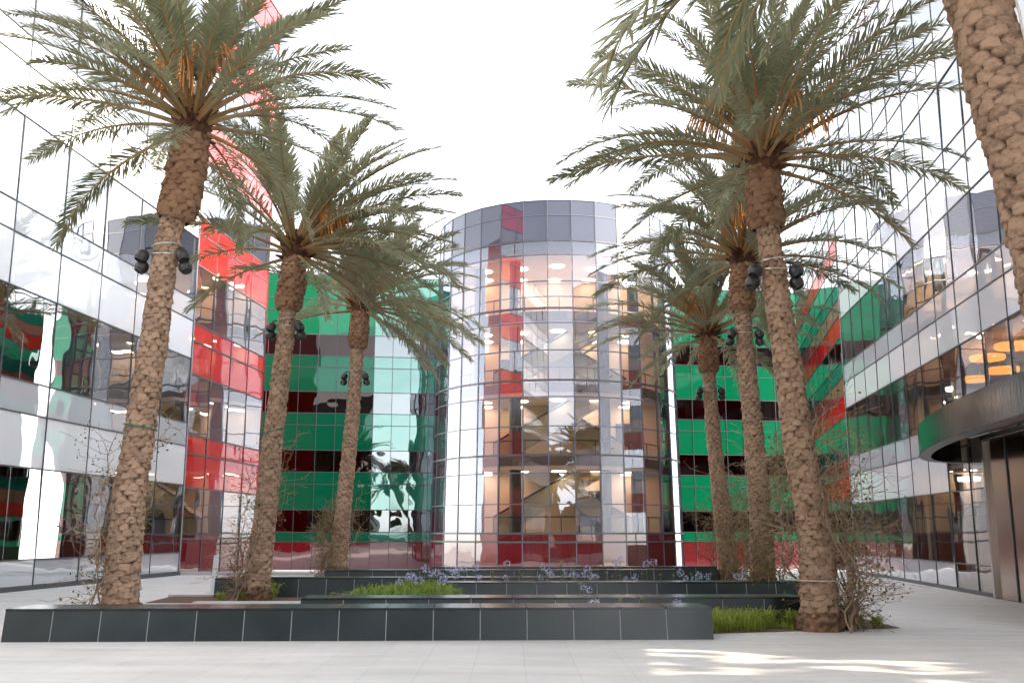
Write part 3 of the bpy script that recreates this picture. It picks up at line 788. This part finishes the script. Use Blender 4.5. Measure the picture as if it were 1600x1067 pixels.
def crom(pts, n):
    out = []
    for i in range(len(pts)-1):
        p0 = pts[max(i-1, 0)]; p1 = pts[i]; p2 = pts[i+1]; p3 = pts[min(i+2, len(pts)-1)]
        for k in range(n):
            t = k/n
            out.append(.5*((2*p1)+(p2-p0)*t+(2*p0-5*p1+4*p2-p3)*t*t+(3*p1-p0-3*p2+p3)*t**3))
    out.append(pts[-1]); return out
def palm(label, path, r_base, r_mid, r_neck, r_col, col_len, seed, counts=DEFC, fscale=1.0, wind=0.0, hi=False, az_extra=()):
    """path: list of (x, y, z) from base to crown"""
    r_ = random.Random(seed)
    path = [(path[0][0], path[0][1], path[0][2]-.16)] + list(path[1:])
    pts = crom([Vector(p) for p in path], 12)
    cum = [0]
    for i in range(1, len(pts)): cum.append(cum[-1]+(pts[i]-pts[i-1]).length)
    T = cum[-1]
    def pos(s):
        s = min(max(s, 0), T)
        lo = 0
        while lo < len(cum)-2 and cum[lo+1] < s: lo += 1
        f = (s-cum[lo])/max(1e-6, cum[lo+1]-cum[lo]); return pts[lo].lerp(pts[lo+1], f)
    root = thing('date_palm', label, 'palm tree', path[0], 'date palms in two rows on the plaza')
    def base_r(s):
        t = s/(T-col_len)
        r = r_base + (r_mid-r_base)*min(1, t/.30)**.6 if t < .30 else r_mid + (r_neck-r_mid)*((t-.30)/.70)
        if s < .45: r *= 1+.05*(1-s/.45)**2
        return r
    # trunk
    def shaft(s0, s1, rf, hrow, nb, amp, seed2, ampcut, nu):
        m = MB(); m.col = []
        nv = int((s1-s0)/(hrow/7.0))
        rs = random.Random(seed2); jit = {}
        def cell(row, c):
            k = (row, c % nb)
            if k not in jit: jit[k] = (rs.uniform(-.2, .2), rs.uniform(-.2, .2), rs.uniform(.5, 1.3), rs.uniform(-.3, .25))
            return jit[k]
        for j in range(nv+1):
            s = s0+(s1-s0)*j/nv; c = pos(s); c2 = pos(s+.05); c1 = pos(s-.05); tg = (c2-c1).normalized()
            ux = Vector((1, 0, 0)); ux = (ux-tg*ux.dot(tg)).normalized(); uy = tg.cross(ux)
            for i in range(nu):
                a = 2*PI*i/nu; best = 0.0; tone = 0.0
                v = s/hrow + .35*math.sin(a+seed2) + .5*noise.noise(Vector((math.cos(a)*1.6, math.sin(a)*1.6+seed2, s*2.2)))
                for row in (math.floor(v)-1, math.floor(v), math.floor(v)+1):
                    uu = a/(2*PI)*nb - .5*(row % 2)
                    for cc in (math.floor(uu), ):
                        ja, jb, jc, jd = cell(row, cc)
                        da = (uu-cc-.5-ja)/.63; db = v-row-.5-jb; db = db/.50 if db < 0 else db/1.05
                        q = 1-da*da-db*db
                        if q > 0:
                            hgt = (q**.55)*jc*(1+ampcut*max(0, -db))
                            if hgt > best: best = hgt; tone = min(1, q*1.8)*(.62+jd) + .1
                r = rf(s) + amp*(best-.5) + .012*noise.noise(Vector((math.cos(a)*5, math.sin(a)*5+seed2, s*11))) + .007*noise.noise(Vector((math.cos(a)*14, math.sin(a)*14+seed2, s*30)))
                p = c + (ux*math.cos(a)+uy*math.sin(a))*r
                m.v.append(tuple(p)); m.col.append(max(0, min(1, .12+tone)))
        for j in range(nv):
            for i in range(nu):
                a, b = j*nu+i, j*nu+(i+1) % nu
                m.f.append((a, b, b+nu, a+nu)); m.m.append(0)
        return m
    sc = T-col_len
    nu = 128 if hi else 96
    shaft(0, sc+.1, base_r, .095, 9, .044, seed, .6, nu).build('trunk', M['bark'], root, smooth=True)
    # crumbling root mass at the foot
    m = MB(); NR, NV = 64, 16; hr = .42
    for j in range(NV+1):
        s = hr*j/NV; c = pos(s+.05)
        for i in range(NR):
            a = 2*PI*i/NR; q3 = Vector((math.cos(a)*4, math.sin(a)*4+seed, s*7))
            r = base_r(s)*(1.06+.10*math.sin(PI*min(1, s/hr))) + .05*noise.noise(q3) + .03*noise.noise(q3*3.1) + .015*noise.noise(q3*8)
            if j >= NV-1: r -= .07*(j-NV+2)
            m.v.append((c.x+r*math.cos(a), c.y+r*math.sin(a), c.z))
    for j in range(NV):
        for i in range(NR):
            m.f.append((j*NR+i, j*NR+(i+1) % NR, (j+1)*NR+(i+1) % NR, (j+1)*NR+i)); m.m.append(0)
    m.build('root_mass', M['roots'], root, smooth=True)
    def col_r(s):
        t = (s-sc)/col_len
        return r_neck*.85 + (r_col-r_neck*.85)*min(1, (t+.04)/.14)**.5 - .05*max(0, t-.55)/.45
    shaft(sc, T+.02, col_r, .115, 11, .05, seed+50, .9, nu).build('leaf_base_collar', M['boots'], root, smooth=True)
    crown = pts[-1]
    # fibre mass under the crown + cut stubs
    m = MB()
    m.lathe(crown, [(r_col*.9, -.10), (r_col*1.0, .05), (r_col*.8, .25), (r_col*.45, .5), (.05, .7)], 18)
    for k in range(60):
        a = r_.uniform(0, 2*PI); e = r_.uniform(R(5), R(75)); l = r_.uniform(.15, .42)
        q = crown + Vector((math.cos(a), math.sin(a), 0))*r_col*.75*math.cos(e) + Vector((0, 0, r_.uniform(-.12, .3)))
        dv = Vector((math.cos(a)*math.cos(e), math.sin(a)*math.cos(e), math.sin(e)))
        m.tube([q, q+dv*l], [.06, .022], 4)
    m.build('crown_base', M['fibre'], root)
    tot = 0
    for ci, n in enumerate(counts):
        off = r_.uniform(0, 2*PI)
        for k in range(n):
            az = off + 2*PI*(k+r_.uniform(-.35, .35))/n
            az = az - wind*math.sin(az)*.8
            me = FR[ci][r_.randrange(4)]
            o = bpy.data.objects.new('frond', me); C.objects.link(o); o.parent = root
            e = R(CLS[ci][0])
            rr_ = r_col*.62*math.cos(e)
            o.location = crown - Vector(path[0]) + Vector((rr_*math.cos(az), rr_*math.sin(az), .05+.36*math.sin(e)))
            tl = r_.gauss(0, .07)
            o.rotation_euler = Euler((r_.gauss(0, .10), tl + wind*.25*math.cos(az), az), 'XYZ')
            s = fscale*r_.uniform(.88, 1.08); o.scale = (s, s*r_.choice((1, -1)), s)
            tot += 1
    for az, ci, s in az_extra:
        o = bpy.data.objects.new('frond', FR[ci][r_.randrange(4)]); C.objects.link(o); o.parent = root
        o.location = crown - Vector(path[0]) + Vector((.2*math.cos(az), .2*math.sin(az), .05)); o.rotation_euler = (0, 0, az); o.scale = (s, s, s)
    for k in range(3):
        o = bpy.data.objects.new('date_cluster', DT[k % 2]); C.objects.link(o); o.parent = root
        az = r_.uniform(0, 2*PI); o.location = crown - Vector(path[0]) + Vector((.12*math.cos(az), .12*math.sin(az), .25)); o.rotation_euler = (0, r_.uniform(-.45, .1), az); s = r_.uniform(1.1, 1.5); o.scale = (s, s, s)
    return root, pos, base_r, T, sc

def pth(Y, px): return [tuple(at(x, y, Y)) for x, y in px]
def setbase(p, z): return [(p[0][0], p[0][1], z)] + p[1:]
PALMS = {}
def P1(): pass
p = pth(17.5, [(185, 966), (200, 800), (222, 650), (245, 500), (258, 400), (270, 350), (287, 290), (297, 225), (300, 205)])
PALMS[1] = palm('tall leaning date palm behind the left end of the front bench', p, .325, .262, .20, .35, 1.75, 11, fscale=1.0)
p = pth(24.4, [(398, 933), (415, 800), (425, 700), (437, 600), (447, 520), (450, 480), (457, 440), (460, 400)])
PALMS[2] = palm('date palm in the middle of the left row, rooted beside the white post', p, .335, .256, .19, .33, 1.42, 22, fscale=1.13, wind=.9)
p = pth(35, [(525, 897), (540, 760), (550, 660), (556, 580), (560, 530), (563, 485)])
PALMS[3] = palm('farthest date palm of the left row, in front of the green facade', p, .36, .265, .205, .34, 1.4, 33, fscale=1.2, wind=.9)
p = pth(17, [(1281, 980), (1275, 850), (1252, 720), (1235, 600), (1220, 500), (1208, 420), (1198, 350), (1192, 290), (1192, 262)])
PALMS[4] = palm('date palm nearest of the right row, standing in the grassy bed right of the benches', p, .335, .262, .185, .31, 1.15, 44)
p = pth(26, [(1192, 918), (1188, 800), (1175, 650), (1165, 550), (1160, 470), (1160, 410)])
PALMS[5] = palm('date palm in the middle of the right row, behind the second bench', p, .34, .268, .20, .34, 1.35, 55, fscale=1.12)
p = pth(34, [(1140, 902), (1128, 800), (1115, 680), (1108, 590), (1106, 525)])
PALMS[6] = palm('farthest and smallest date palm of the right row, beside the round tower', p, .34, .268, .205, .34, 1.3, 66, fscale=1.12)
p = pth(8.8, [(1850, 1120), (1692, 600), (1656, 477), (1629, 372), (1601, 262), (1559, 124), (1529, 0), (1495, -150), (1480, -250)])
PALMS[7] = palm('big date palm cut by the right photo edge, pale cable on its trunk', p, .35, .295, .27, .42, 1.2, 77, hi=True,
   counts=[8, 10, 11, 10, 8, 4], az_extra=((R(166), 5, 1.35), (R(179), 5, 1.4), (R(192), 5, 1.25), (R(172), 4, 1.1)))

# ------------------------------------------------------------------ tree lights
def tree_lights(label, k, s, w=1.0):
    root_p, pos, br, T, sc = PALMS[k]
    c = pos(s); r = br(s)+.02
    t = thing('tree_spotlights', label, 'lights', tuple(c), 'black spotlights strapped to the palms')
    for dz in (0, .16):
        m = MB(); seg = 28; rr0 = r+.035
        pr = [(rr0*math.cos(2*PI*i/seg), rr0*math.sin(2*PI*i/seg)) for i in range(seg+1)]
        cc = pos(s+dz)
        for i in range(seg):
            (x0, y0), (x1, y1) = pr[i], pr[i+1]
            z0 = cc.z+.03*math.sin(2*PI*i/seg+dz*9); z1 = cc.z+.03*math.sin(2*PI*(i+1)/seg+dz*9)
            m.quad((cc.x+x0, cc.y+y0, z0), (cc.x+x1, cc.y+y1, z1), (cc.x+x1, cc.y+y1, z1+.02), (cc.x+x0, cc.y+y0, z0+.02))
        m.build('strap', M['strap'], t)
    for sx in (-1, 1):
        m = MB()
        b0 = c + Vector((sx*(r+.02), -.02, .02))
        m.tube([b0+Vector((0, 0, .12)), b0+Vector((sx*.1, -.02, .10)), b0+Vector((sx*.17, -.03, 0)), b0+Vector((sx*.14, -.04, -.22))], .022, 6)
        m.build('bracket', M['black_metal'], t)
        for (dx, dy, dz, rr0) in ((.22, -.12, -.07, .125), (.27, -.02, -.25, .125)):
            q = b0 + Vector((sx*dx*w, dy, dz))
            m = MB(); ax_ = Vector((sx*.35, -.25, -.8)).normalized()
            prof = [(rr0*math.sin(PI*i/16), -rr0*1.08*math.cos(PI*i/16)) for i in range(0, 13)] + [(rr0*.74, rr0*.80), (rr0*.66, rr0*.80), (rr0*.62, rr0*.66), (0, rr0*.60)]
            m.lathe(q, prof, 18, axis=ax_)
            lo = m.build('lamp', M['black_metal'], t, smooth=True)
    return t
tree_lights('cluster of round black spotlights strapped below the crown of the left front palm', 1, 6.55, .55)
tree_lights('round black spotlights strapped to the middle palm of the left row', 2, 6.75, .55)
tree_lights('round black spotlights strapped to the farthest palm of the left row', 3, 7.05, .55)
tree_lights('round black spotlights strapped high on the right front palm', 4, 6.25, .55)
tree_lights('round black spotlights strapped to the middle palm of the right row', 5, 6.75, .55)
tree_lights('round black spotlights strapped to the farthest palm of the right row', 6, 6.45, .55)

# cable on the near palm
root_p, pos, br, T, sc = PALMS[7]
m = MB(); pts = []
for i in range(40):
    s = 2.2 + (T-1.4-2.2)*i/39; c = pos(s); a = -PI/2+.62+.16*math.sin(i*.7)+.006*i
    rr0 = br(s)+.045+.012*math.sin(i*1.9)
    pts.append(c+Vector((math.cos(a), math.sin(a), 0))*rr0)
m.tube(pts, .012, 6)
tag(m.build('cable', M['cable'], smooth=True), 'pale cable running up the big palm trunk at the right edge', 'cable')
# green ties and a wire loop
def loop(name, label, cat, k, s, rad, mat, extra=.03, tilt=.08):
    _, pos, br, T, sc = PALMS[k]; c = pos(s); r = br(s)+extra; m = MB()
    m.tube([c+Vector((r*math.cos(2*PI*i/30), r*math.sin(2*PI*i/30), tilt*math.cos(2*PI*i/30))) for i in range(31)], rad, 5)
    return tag(m.build(name, M[mat]), label, cat)
loop('plant_tie', 'green plant tie looped round the left front palm trunk', 'tie', 1, 3.42, .013, 'tie', tilt=-.05)
loop('plant_tie', 'green plant tie round the middle palm of the left row', 'tie', 2, 4.1, .012, 'tie')
loop('wire_loop', 'thin pale wire loop holding twigs against the right front palm base', 'wire', 4, .92, .010, 'cable', .06, 0)

# ------------------------------------------------------------------ climbing shrubs
def climber(label, k, seed, hmax, stems, spread, leaves, side, twiglen=.7, dry=.2):
    root_p, pos, br, T, sc = PALMS[k]; r_ = random.Random(seed); base = pos(0)
    t = thing('climbing_shrub', label, 'climbing plant', (base.x+side[0]*.6, base.y+side[1]*.6, base.z), 'twiggy climbers round the palm trunks')
    tw, lf, dl = MB(), MB(), MB()
    def addleaf(q, s):
        mb = dl if r_.random() < dry else lf
        a = Vector((r_.gauss(0, 1), r_.gauss(0, 1), r_.gauss(0, .7))).normalized(); b = a.cross(Vector((r_.gauss(0, 1), r_.gauss(0, 1), r_.gauss(0, 1)))).normalized()
        mb.poly([q, q+a*s*.5+b*s*.32, q+a*s, q+a*s*.5-b*s*.32])
    for st in range(stems):
        a = math.atan2(side[1], side[0]) + r_.gauss(0, .7)
        p = base + Vector((math.cos(a), math.sin(a), 0))*r_.uniform(.5, 1.0); pts = [p.copy()]
        H = hmax*r_.uniform(.55, 1.0); z = 0; ga = a; drift = r_.gauss(0, .10)
        while z < H:
            z += r_.uniform(.12, .22); ga += drift+r_.gauss(0, .22)
            c = pos(z); rr0 = br(z) + .08 + abs(r_.gauss(0, spread))*min(1, z/1.0)
            tgt = c + Vector((math.cos(ga), math.sin(ga), 0))*rr0
            p = p.lerp(tgt, .55); p.z = base.z+z+r_.gauss(0, .02); pts.append(p.copy())
        n = len(pts)
        tw.tube(pts, [max(.005, .014*(1-i/n)+.004) for i in range(n)], 5)
        for q0 in range(2, n):
            if r_.random() < .85:
                for _ in range(r_.choice((1, 2))):
                    q = pts[q0].copy(); dv = (q-pos(q.z-base.z)); dv.z = 0
                    dv = (dv.normalized() if dv.length > 1e-3 else Vector((1, 0, 0))) + Vector((r_.gauss(0, .9), r_.gauss(0, .9), r_.uniform(-.1, 1.0)))
                    dv.normalize(); tp_ = [q.copy()]; l = twiglen*r_.uniform(.35, 1.3); ns = 5
                    for w in range(ns):
                        dv = (dv+Vector((r_.gauss(0, .30), r_.gauss(0, .30), r_.gauss(0, .28)))).normalized(); q = q+dv*l/ns; tp_.append(q.copy())
                        if r_.random() < leaves:
                            for _k in range(r_.choice((2, 3, 4))): addleaf(q+Vector((r_.gauss(0, .07), r_.gauss(0, .07), r_.gauss(0, .07))), r_.uniform(.035, .075))
                        if r_.random() < .35:
                            d2 = (dv+Vector((r_.gauss(0, .7), r_.gauss(0, .7), r_.gauss(0, .6)))).normalized(); q2 = q+d2*l*.3; tw.tube([q, q2], [.005, .003], 3, cap=False)
                            if r_.random() < leaves+.15: addleaf(q2, r_.uniform(.04, .07))
                    tw.tube(tp_, [.006, .005, .0045, .004, .003, .0025], 3, cap=False)
    tw.build('branches', M['twig'], t); lf.build('leaves', M['vine_leaf'], t)
    if dl.f: dl.build('dry_leaves', M['vine_dry'], t)
climber('bare twiggy climber leaning on the left front palm trunk from its left side', 1, 5, 3.6, 7, .14, .28, (-.9, -.1), .55)
climber('twiggy climber round the middle palm of the left row', 2, 6, 4.2, 9, .20, .32, (-.8, -.3), .7)
climber('leafy climber at the foot of the farthest palm of the left row', 3, 7, 2.9, 12, .28, .65, (-.7, -.5), .6)
climber('large dense twiggy climber spreading on the right of the right front palm', 4, 8, 3.9, 20, .36, .22, (.95, -.15), .85, .3)
climber('twiggy leafy climber between the middle and front palms of the right row', 5, 9, 4.0, 14, .42, .60, (.3, -.8), .9)
climber('leafy climber round the farthest palm of the right row', 6, 10, 3.4, 12, .45, .7, (.2, -.8), .8)

# ------------------------------------------------------------------ grass, agapanthus
def blade(m, p, az, lean, l, w, r_):
    d = Vector((math.cos(az), math.sin(az), 0)); s = Vector((-d.y, d.x, 0))*w
    p1 = p+d*l*.25*lean+Vector((0, 0, l*.55)); p2 = p+d*l*.62*lean+Vector((0, 0, l*(.88-.25*lean))); p3 = p+d*l*lean*.98+Vector((0, 0, l*(.95-.62*lean)))
    n = len(m.v); m.v += [tuple(p-s*.6), tuple(p+s*.6), tuple(p1-s), tuple(p1+s), tuple(p2-s*.7), tuple(p2+s*.7), tuple(p3)]
    m.f += [(n, n+1, n+3, n+2), (n+2, n+3, n+5, n+4), (n+4, n+5, n+6)]; m.m += [0, 0, 0]
def gy(px, Y): q = at(px, 920, Y); return (q.x, Y)
def patch(name, corners, n, l, w, mat, seed, clump=16):
    r_ = random.Random(seed); m = MB(); a, b, c, d = [Vector((*q, 0)) for q in corners]
    for k in range(n//clump):
        u, v = r_.random(), r_.random(); q = (a.lerp(b, u)).lerp(d.lerp(c, u), v); q.z = gz(q.x, q.y)
        for _ in range(clump):
            blade(m, q+Vector((r_.gauss(0, .06), r_.gauss(0, .06), 0)), r_.uniform(0, 2*PI), r_.uniform(.2, 1.25), l*r_.uniform(.4, 1.3), w*r_.uniform(.7, 1.2), r_)
    return tag(m.build(name, mat), kind='stuff')
o = patch('grass', (g2(1112, 988), g2(1205, 985), g2(1200, 970), g2(1120, 970)), 1500, .34, .010, M['grass'], 1); tag(o, 'bright green grass at the right end of the front bench', 'grass')
o = patch('grass', (g2(1150, 986), g2(1390, 981), g2(1330, 972), g2(1200, 974)), 320, .14, .008, M['grass'], 7); tag(o, 'sparse short grass on the soil round the right front palm', 'grass')
o = patch('foliage', (gy(548, 20.2), gy(694, 20.2), gy(694, 22.9), gy(640, 22.9)), 4200, .55, .016, M['agap_leaf'], 2, 14); tag(o, 'lush strap leaves of the flower bed left of the third bench', 'plants')
o = patch('foliage', (gy(700, 24.4), gy(1235, 24.6), gy(1235, 25.4), gy(700, 25.2)), 2200, .38, .014, M['agap_leaf'], 3, 14); tag(o, 'low strap leaves of the flower bed behind the third bench', 'plants')
def clump_mesh(seed, n, l):
    r_ = random.Random(seed); m = MB()
    for _ in range(n): blade(m, Vector((r_.gauss(0, .06), r_.gauss(0, .06), 0)), r_.uniform(0, 2*PI), r_.uniform(.2, 1.0), l*r_.uniform(.6, 1.15), .012, r_)
    me = bpy.data.meshes.new('grass_clump'); me.from_pydata(m.v, [], m.f); me.materials.append(M['agap_leaf']); me.update(); return me
CM = [clump_mesh(s, 90, .42) for s in (1, 2, 3)]
for i, (px, py, s, lb) in enumerate([(420, 936, 1.15, 'arching green grass clump at the right foot of the middle left palm'), (383, 938, .7, 'small grass clump in front of the middle left palm'),
      (345, 938, .6, 'small grass clump left of the middle left palm'), (1237, 980, .85, 'dark green grass clump left of the right front palm trunk'),
      (1330, 981, 1.15, 'broad green grass clump at the right foot of the right front palm'), (1370, 980, .6, 'wispy grass clump at the far right tip of the bed'), (1310, 979, .9, 'green grass clump touching the right front palm on its right')]):
    q = atz(px, py, 0); o = bpy.data.objects.new('grass_clump', CM[i % 3]); C.objects.link(o)
    o.location = (q.x, q.y, gz(q.x, q.y)); o.scale = (s, s, s); o.rotation_euler = (0, 0, i*1.3)
    tag(o, lb, 'grass clump', 'strap leaved clumps in the planting beds')
# agapanthus flowers
def head_mesh(seed, seedhead=False):
    r_ = random.Random(seed); m = MB()
    for k in range(26 if not seedhead else 18):
        v = Vector((r_.gauss(0, 1), r_.gauss(0, 1), r_.gauss(.25, .9))).normalized(); rr0 = .085*r_.uniform(.6, 1.1)*(1 if not seedhead else .7)
        q = v*rr0; a = v.orthogonal().normalized(); b = v.cross(a)
        if seedhead:
            m.tube([Vector((0, 0, 0)), q], [.002, .004], 3); m.tube([q, q+v*.018], [.007, .004], 4)
        else:
            for z in range(5):
                t0 = 2*PI*z/5+r_.random(); dv = (v*.8+(a*math.cos(t0)+b*math.sin(t0))*.7).normalized(); sd = v.cross(dv)*.010
                m.poly([q, q+dv*.022+sd, q+dv*.045, q+dv*.022-sd])
    me = bpy.data.meshes.new('flower_head'); me.from_pydata([tuple(v) for v in m.v], [], m.f); me.materials.append(M['seed'] if seedhead else M['petal']); me.update(); return me
HM = [head_mesh(1), head_mesh(2), head_mesh(3)]; SM = [head_mesh(4, True), head_mesh(5, True)]
sm = bpy.data.meshes.new('stem'); mm_ = MB(); mm_.tube([(0, 0, 0), (.01, 0, .5), (0, 0, 1.0)], [.009, .008, .007], 5); sm.from_pydata(mm_.v, [], mm_.f); sm.materials.append(M['stalk']); sm.update()
def flower(px, py, Y, s=1.0, seed=False, label=None):
    q = at(px, py, Y); z0 = gz(q.x, Y); h = q.z-z0
    t = thing('agapanthus', label or ('faded green agapanthus seed head on a bare stalk among the benches' if seed else 'lilac agapanthus flower on a thin stalk among the black benches'), 'flower', (q.x, Y, z0), 'faded agapanthus seed heads' if seed else 'lilac agapanthus flowers')
    o = bpy.data.objects.new('stem', sm); C.objects.link(o); o.parent = t; o.scale = (1, 1, h); o.rotation_euler = (0, 0, rnd.uniform(0, 6))
    o = bpy.data.objects.new('seed_head' if seed else 'flower_head', (rnd.choice(SM) if seed else rnd.choice(HM))); C.objects.link(o); o.parent = t; o.location = (0, 0, h); s *= rnd.uniform(.68, .95); o.scale = (s, s, s); o.rotation_euler = (rnd.uniform(-.3, .3), rnd.uniform(-.3, .3), rnd.uniform(0, 6))
YB = 21.5
for px, py in [(624, 910), (637, 902), (647, 904), (655, 907), (642, 899), (664, 888), (675, 896), (683, 894), (693, 902), (700, 888), (706, 893), (712, 898), (716, 890), (725, 888), (690, 909), (748, 901), (742, 886), (792, 880), (790, 903), (848, 886), (845, 902), (857, 893), (861, 898), (881, 896), (895, 898), (900, 899), (913, 897), (918, 888), (923, 899), (930, 900), (993, 909-7), (978, 905), (962, 880), (969, 875), (1010, 881), (1021, 878), (1063, 895), (1072, 904), (1084, 905), (1092, 899), (1105, 901), (1152, 901), (1163, 895)]:
    flower(px, py, rnd.uniform(20.6, 22.8) if px < 697 else rnd.uniform(24.5, 25.3), seed=False)
for px, py, sd in [(912, 917, 0), (921, 921, 0), (931, 941, 0), (925, 943, 0), (1058, 941, 0), (907, 912, 1), (1004, 934, 1), (970, 937, 1)]:
    flower(px, py, (rnd.uniform(19.8, 22) if py < 930 else 17.2), .85, bool(sd))
for px, py in [(811, 893), (816, 906-8), (877, 877), (886, 875), (876, 884), (893, 889), (898, 873), (934, 874), (947, 895), (957, 900), (968, 898), (1032, 898), (1052, 899), (1003, 896), (1080, 896), (1128, 896), (1110, 897), (770, 893)]:
    flower(px, py, rnd.uniform(24.5, 25.3), .8, True)

# ------------------------------------------------------------------ posts, small lights
def post(label, px, py, h, Yz=0):
    q = atz(px, py, Yz); z = gz(q.x, q.y); t = thing('bollard', label, 'bollard', (q.x, q.y, z), 'white slanted posts')
    m = MB(); m.hexa([(q.x-.07, q.y-.05, z), (q.x+.07, q.y-.05, z), (q.x+.07, q.y+.05, z), (q.x-.07, q.y+.05, z), (q.x-.02, q.y-.05, z+h), (q.x+.10, q.y-.05, z+h+.02), (q.x+.10, q.y+.05, z+h+.02), (q.x-.02, q.y+.05, z+h)])
    m.build('post', M['white_paint'], t, bevel=.01)
    m = MB(); m.box(q.x-.17, q.x+.14, q.y-.12, q.y+.12, z+.003, z+.02); m.build('base_plate', M['white_paint'], t)
post('white slanted post on the paving left of the middle left palm', 333, 926, .98)
post('white post half hidden behind the climber at the right front palm', 1329, 906, .85, -.2)
q = atz(1144, 972, 0)
t = thing('garden_light', 'small black garden light in the grass beside the second bench', 'light', (q.x, q.y, 0))
m = MB(); m.box(q.x-.07, q.x+.07, q.y-.05, q.y+.05, .10, .20); m.build('housing', M['black_metal'], t, bevel=.01)
m = MB(); m.tube([(q.x, q.y, 0), (q.x, q.y, .105)], .015, 6); m.build('stake', M['black_metal'], t)
m = MB(); m.box(q.x-.05, q.x+.05, q.y-.056, q.y-.0505, .12, .18); m.build('lens', M['lens'], t)

# ------------------------------------------------------------------ city behind the camera (seen in the glass)
bld = [(-44, 4.6, -44, -24, 24, 'indark', 'dark office block with dark window bands across the street behind the camera'),
       (4, 22, -120, -98, 9, 'kerb', 'low stone building across the street behind the camera'),
       (40, 80, -110, -80, 16, 'slab', 'beige apartment block across the street behind the camera')]
for x0, x1, y0, y1, h, mt, lb in bld:
    t = thing('city_building', lb, 'building', (x0, y1, 0))
    m = MB(); m.box(x0, x1, y0, y1, -.1, h); m.build('wall', M[mt], t)
    z = 2.0
    while z < h-2:
        m = MB(); m.box(x0+.8, x1-.8, y1+.003, y1+.06, z, z+1.9); m.build('window_band', M['mull'], t); z += 4.0
def tree(x, y, h, w, seed, lb, nleaf=110, ls=.28):
    r_ = random.Random(seed); t = thing('tree', lb, 'tree', (x, y, 0), 'street trees behind the camera')
    m = MB(); m.tube([(x, y, 0), (x+.2, y, h*.3), (x, y+.2, h*.6)], [.35, .25, .1], 8)
    for k in range(6):
        a = k*1.05; m.tube([(x, y, h*.35), (x+math.cos(a)*w*.3, y+math.sin(a)*w*.3, h*.65)], [.12, .04], 5)
    m.build('trunk', M['tree_bark'], t)
    m = MB(); cl = [(Vector((r_.gauss(0, w*.25), r_.gauss(0, w*.25), h*r_.uniform(.45, .95))), r_.uniform(.14, .26)*w) for _ in range(14)]
    for c, rr0 in cl:
        for _ in range(nleaf):
            v = Vector((r_.gauss(0, 1), r_.gauss(0, 1), r_.gauss(0, .8))).normalized()*rr0*r_.uniform(.6, 1.05); q = c+v+Vector((x, y, 0))
            a = Vector((r_.gauss(0, 1), r_.gauss(0, 1), r_.gauss(0, 1))).normalized()*ls; b = a.orthogonal()*.9
            m.quad(q-a-b, q+a-b, q+a+b, q-a+b)
    m.build('crown', M['tree_leaf'], t)
for i, (x, y, h, w) in enumerate([(-9, -66, 9, 8), (2, -60, 7, 7), (12, -68, 10, 9), (24, -62, 8, 8), (36, -66, 11, 9), (-22, -60, 8, 8)]):
    tree(x, y, h, w, i+1, ['broad street tree behind the camera near the dark office block', 'small street tree behind the camera on the road axis', 'tall street tree behind the camera in front of the low stone building', 'round street tree behind the camera right of the stone building', 'tallest street tree behind the camera by the beige block', 'street tree behind the camera before the dark window bands'][i])

tree(21.8, 7.4, 10.5, 6.5, 31, 'unseen leafy tree added to dapple the sun through the right building passage', 60, .19)  # added out of view to break the sun streak into patches
# ------------------------------------------------------------------ light
w = bpy.data.worlds.new('World'); bpy.context.scene.world = w; w.use_nodes = True
nt = w.node_tree; nt.nodes.clear()
out = nt.nodes.new('ShaderNodeOutputWorld'); bg = nt.nodes.new('ShaderNodeBackground'); sky = nt.nodes.new('ShaderNodeTexSky')
SUN_EL, SUN_AZ = R(23.5), R(104)      # azimuth clockwise from +Y; 90 = from +X
sky.sky_type = 'NISHITA'; sky.sun_disc = False; sky.sun_elevation = SUN_EL; sky.sun_rotation = SUN_AZ
sky.air_density = 1.0; sky.dust_density = 1.0; sky.ozone_density = 1.0; sky.altitude = 50
bg.inputs['Strength'].default_value = .15
bw = nt.nodes.new('ShaderNodeRGBToBW'); mxs = nt.nodes.new('ShaderNodeMix'); mxs.data_type = 'RGBA'; mxs.inputs[0].default_value = .86
nt.links.new(sky.outputs[0], bw.inputs[0]); nt.links.new(sky.outputs[0], mxs.inputs[6]); nt.links.new(bw.outputs[0], mxs.inputs[7])
nt.links.new(mxs.outputs[2], bg.inputs[0]); nt.links.new(bg.outputs[0], out.inputs[0])
sd = bpy.data.lights.new('sun', 'SUN'); sd.energy = 2.2; sd.angle = R(.53); sd.color = (1, .82, .62)
so = bpy.data.objects.new('sun', sd); C.objects.link(so); so.location = (-40, 0, 60)
dirv = Vector((math.sin(SUN_AZ)*math.cos(SUN_EL), math.cos(SUN_AZ)*math.cos(SUN_EL), math.sin(SUN_EL)))
so.rotation_euler = dirv.to_track_quat('Z', 'Y').to_euler()
sc_ = bpy.context.scene
sc_.view_settings.view_transform = 'Standard'; sc_.view_settings.look = 'None'; sc_.view_settings.gamma = 1; sc_.view_settings.exposure = 2.9
sc_.cycles.max_bounces = 10; sc_.cycles.transparent_max_bounces = 16; sc_.cycles.glossy_bounces = 5; sc_.cycles.diffuse_bounces = 4
sc_.cycles.caustics_reflective = False; sc_.cycles.caustics_refractive = False; sc_.cycles.sample_clamp_indirect = 6
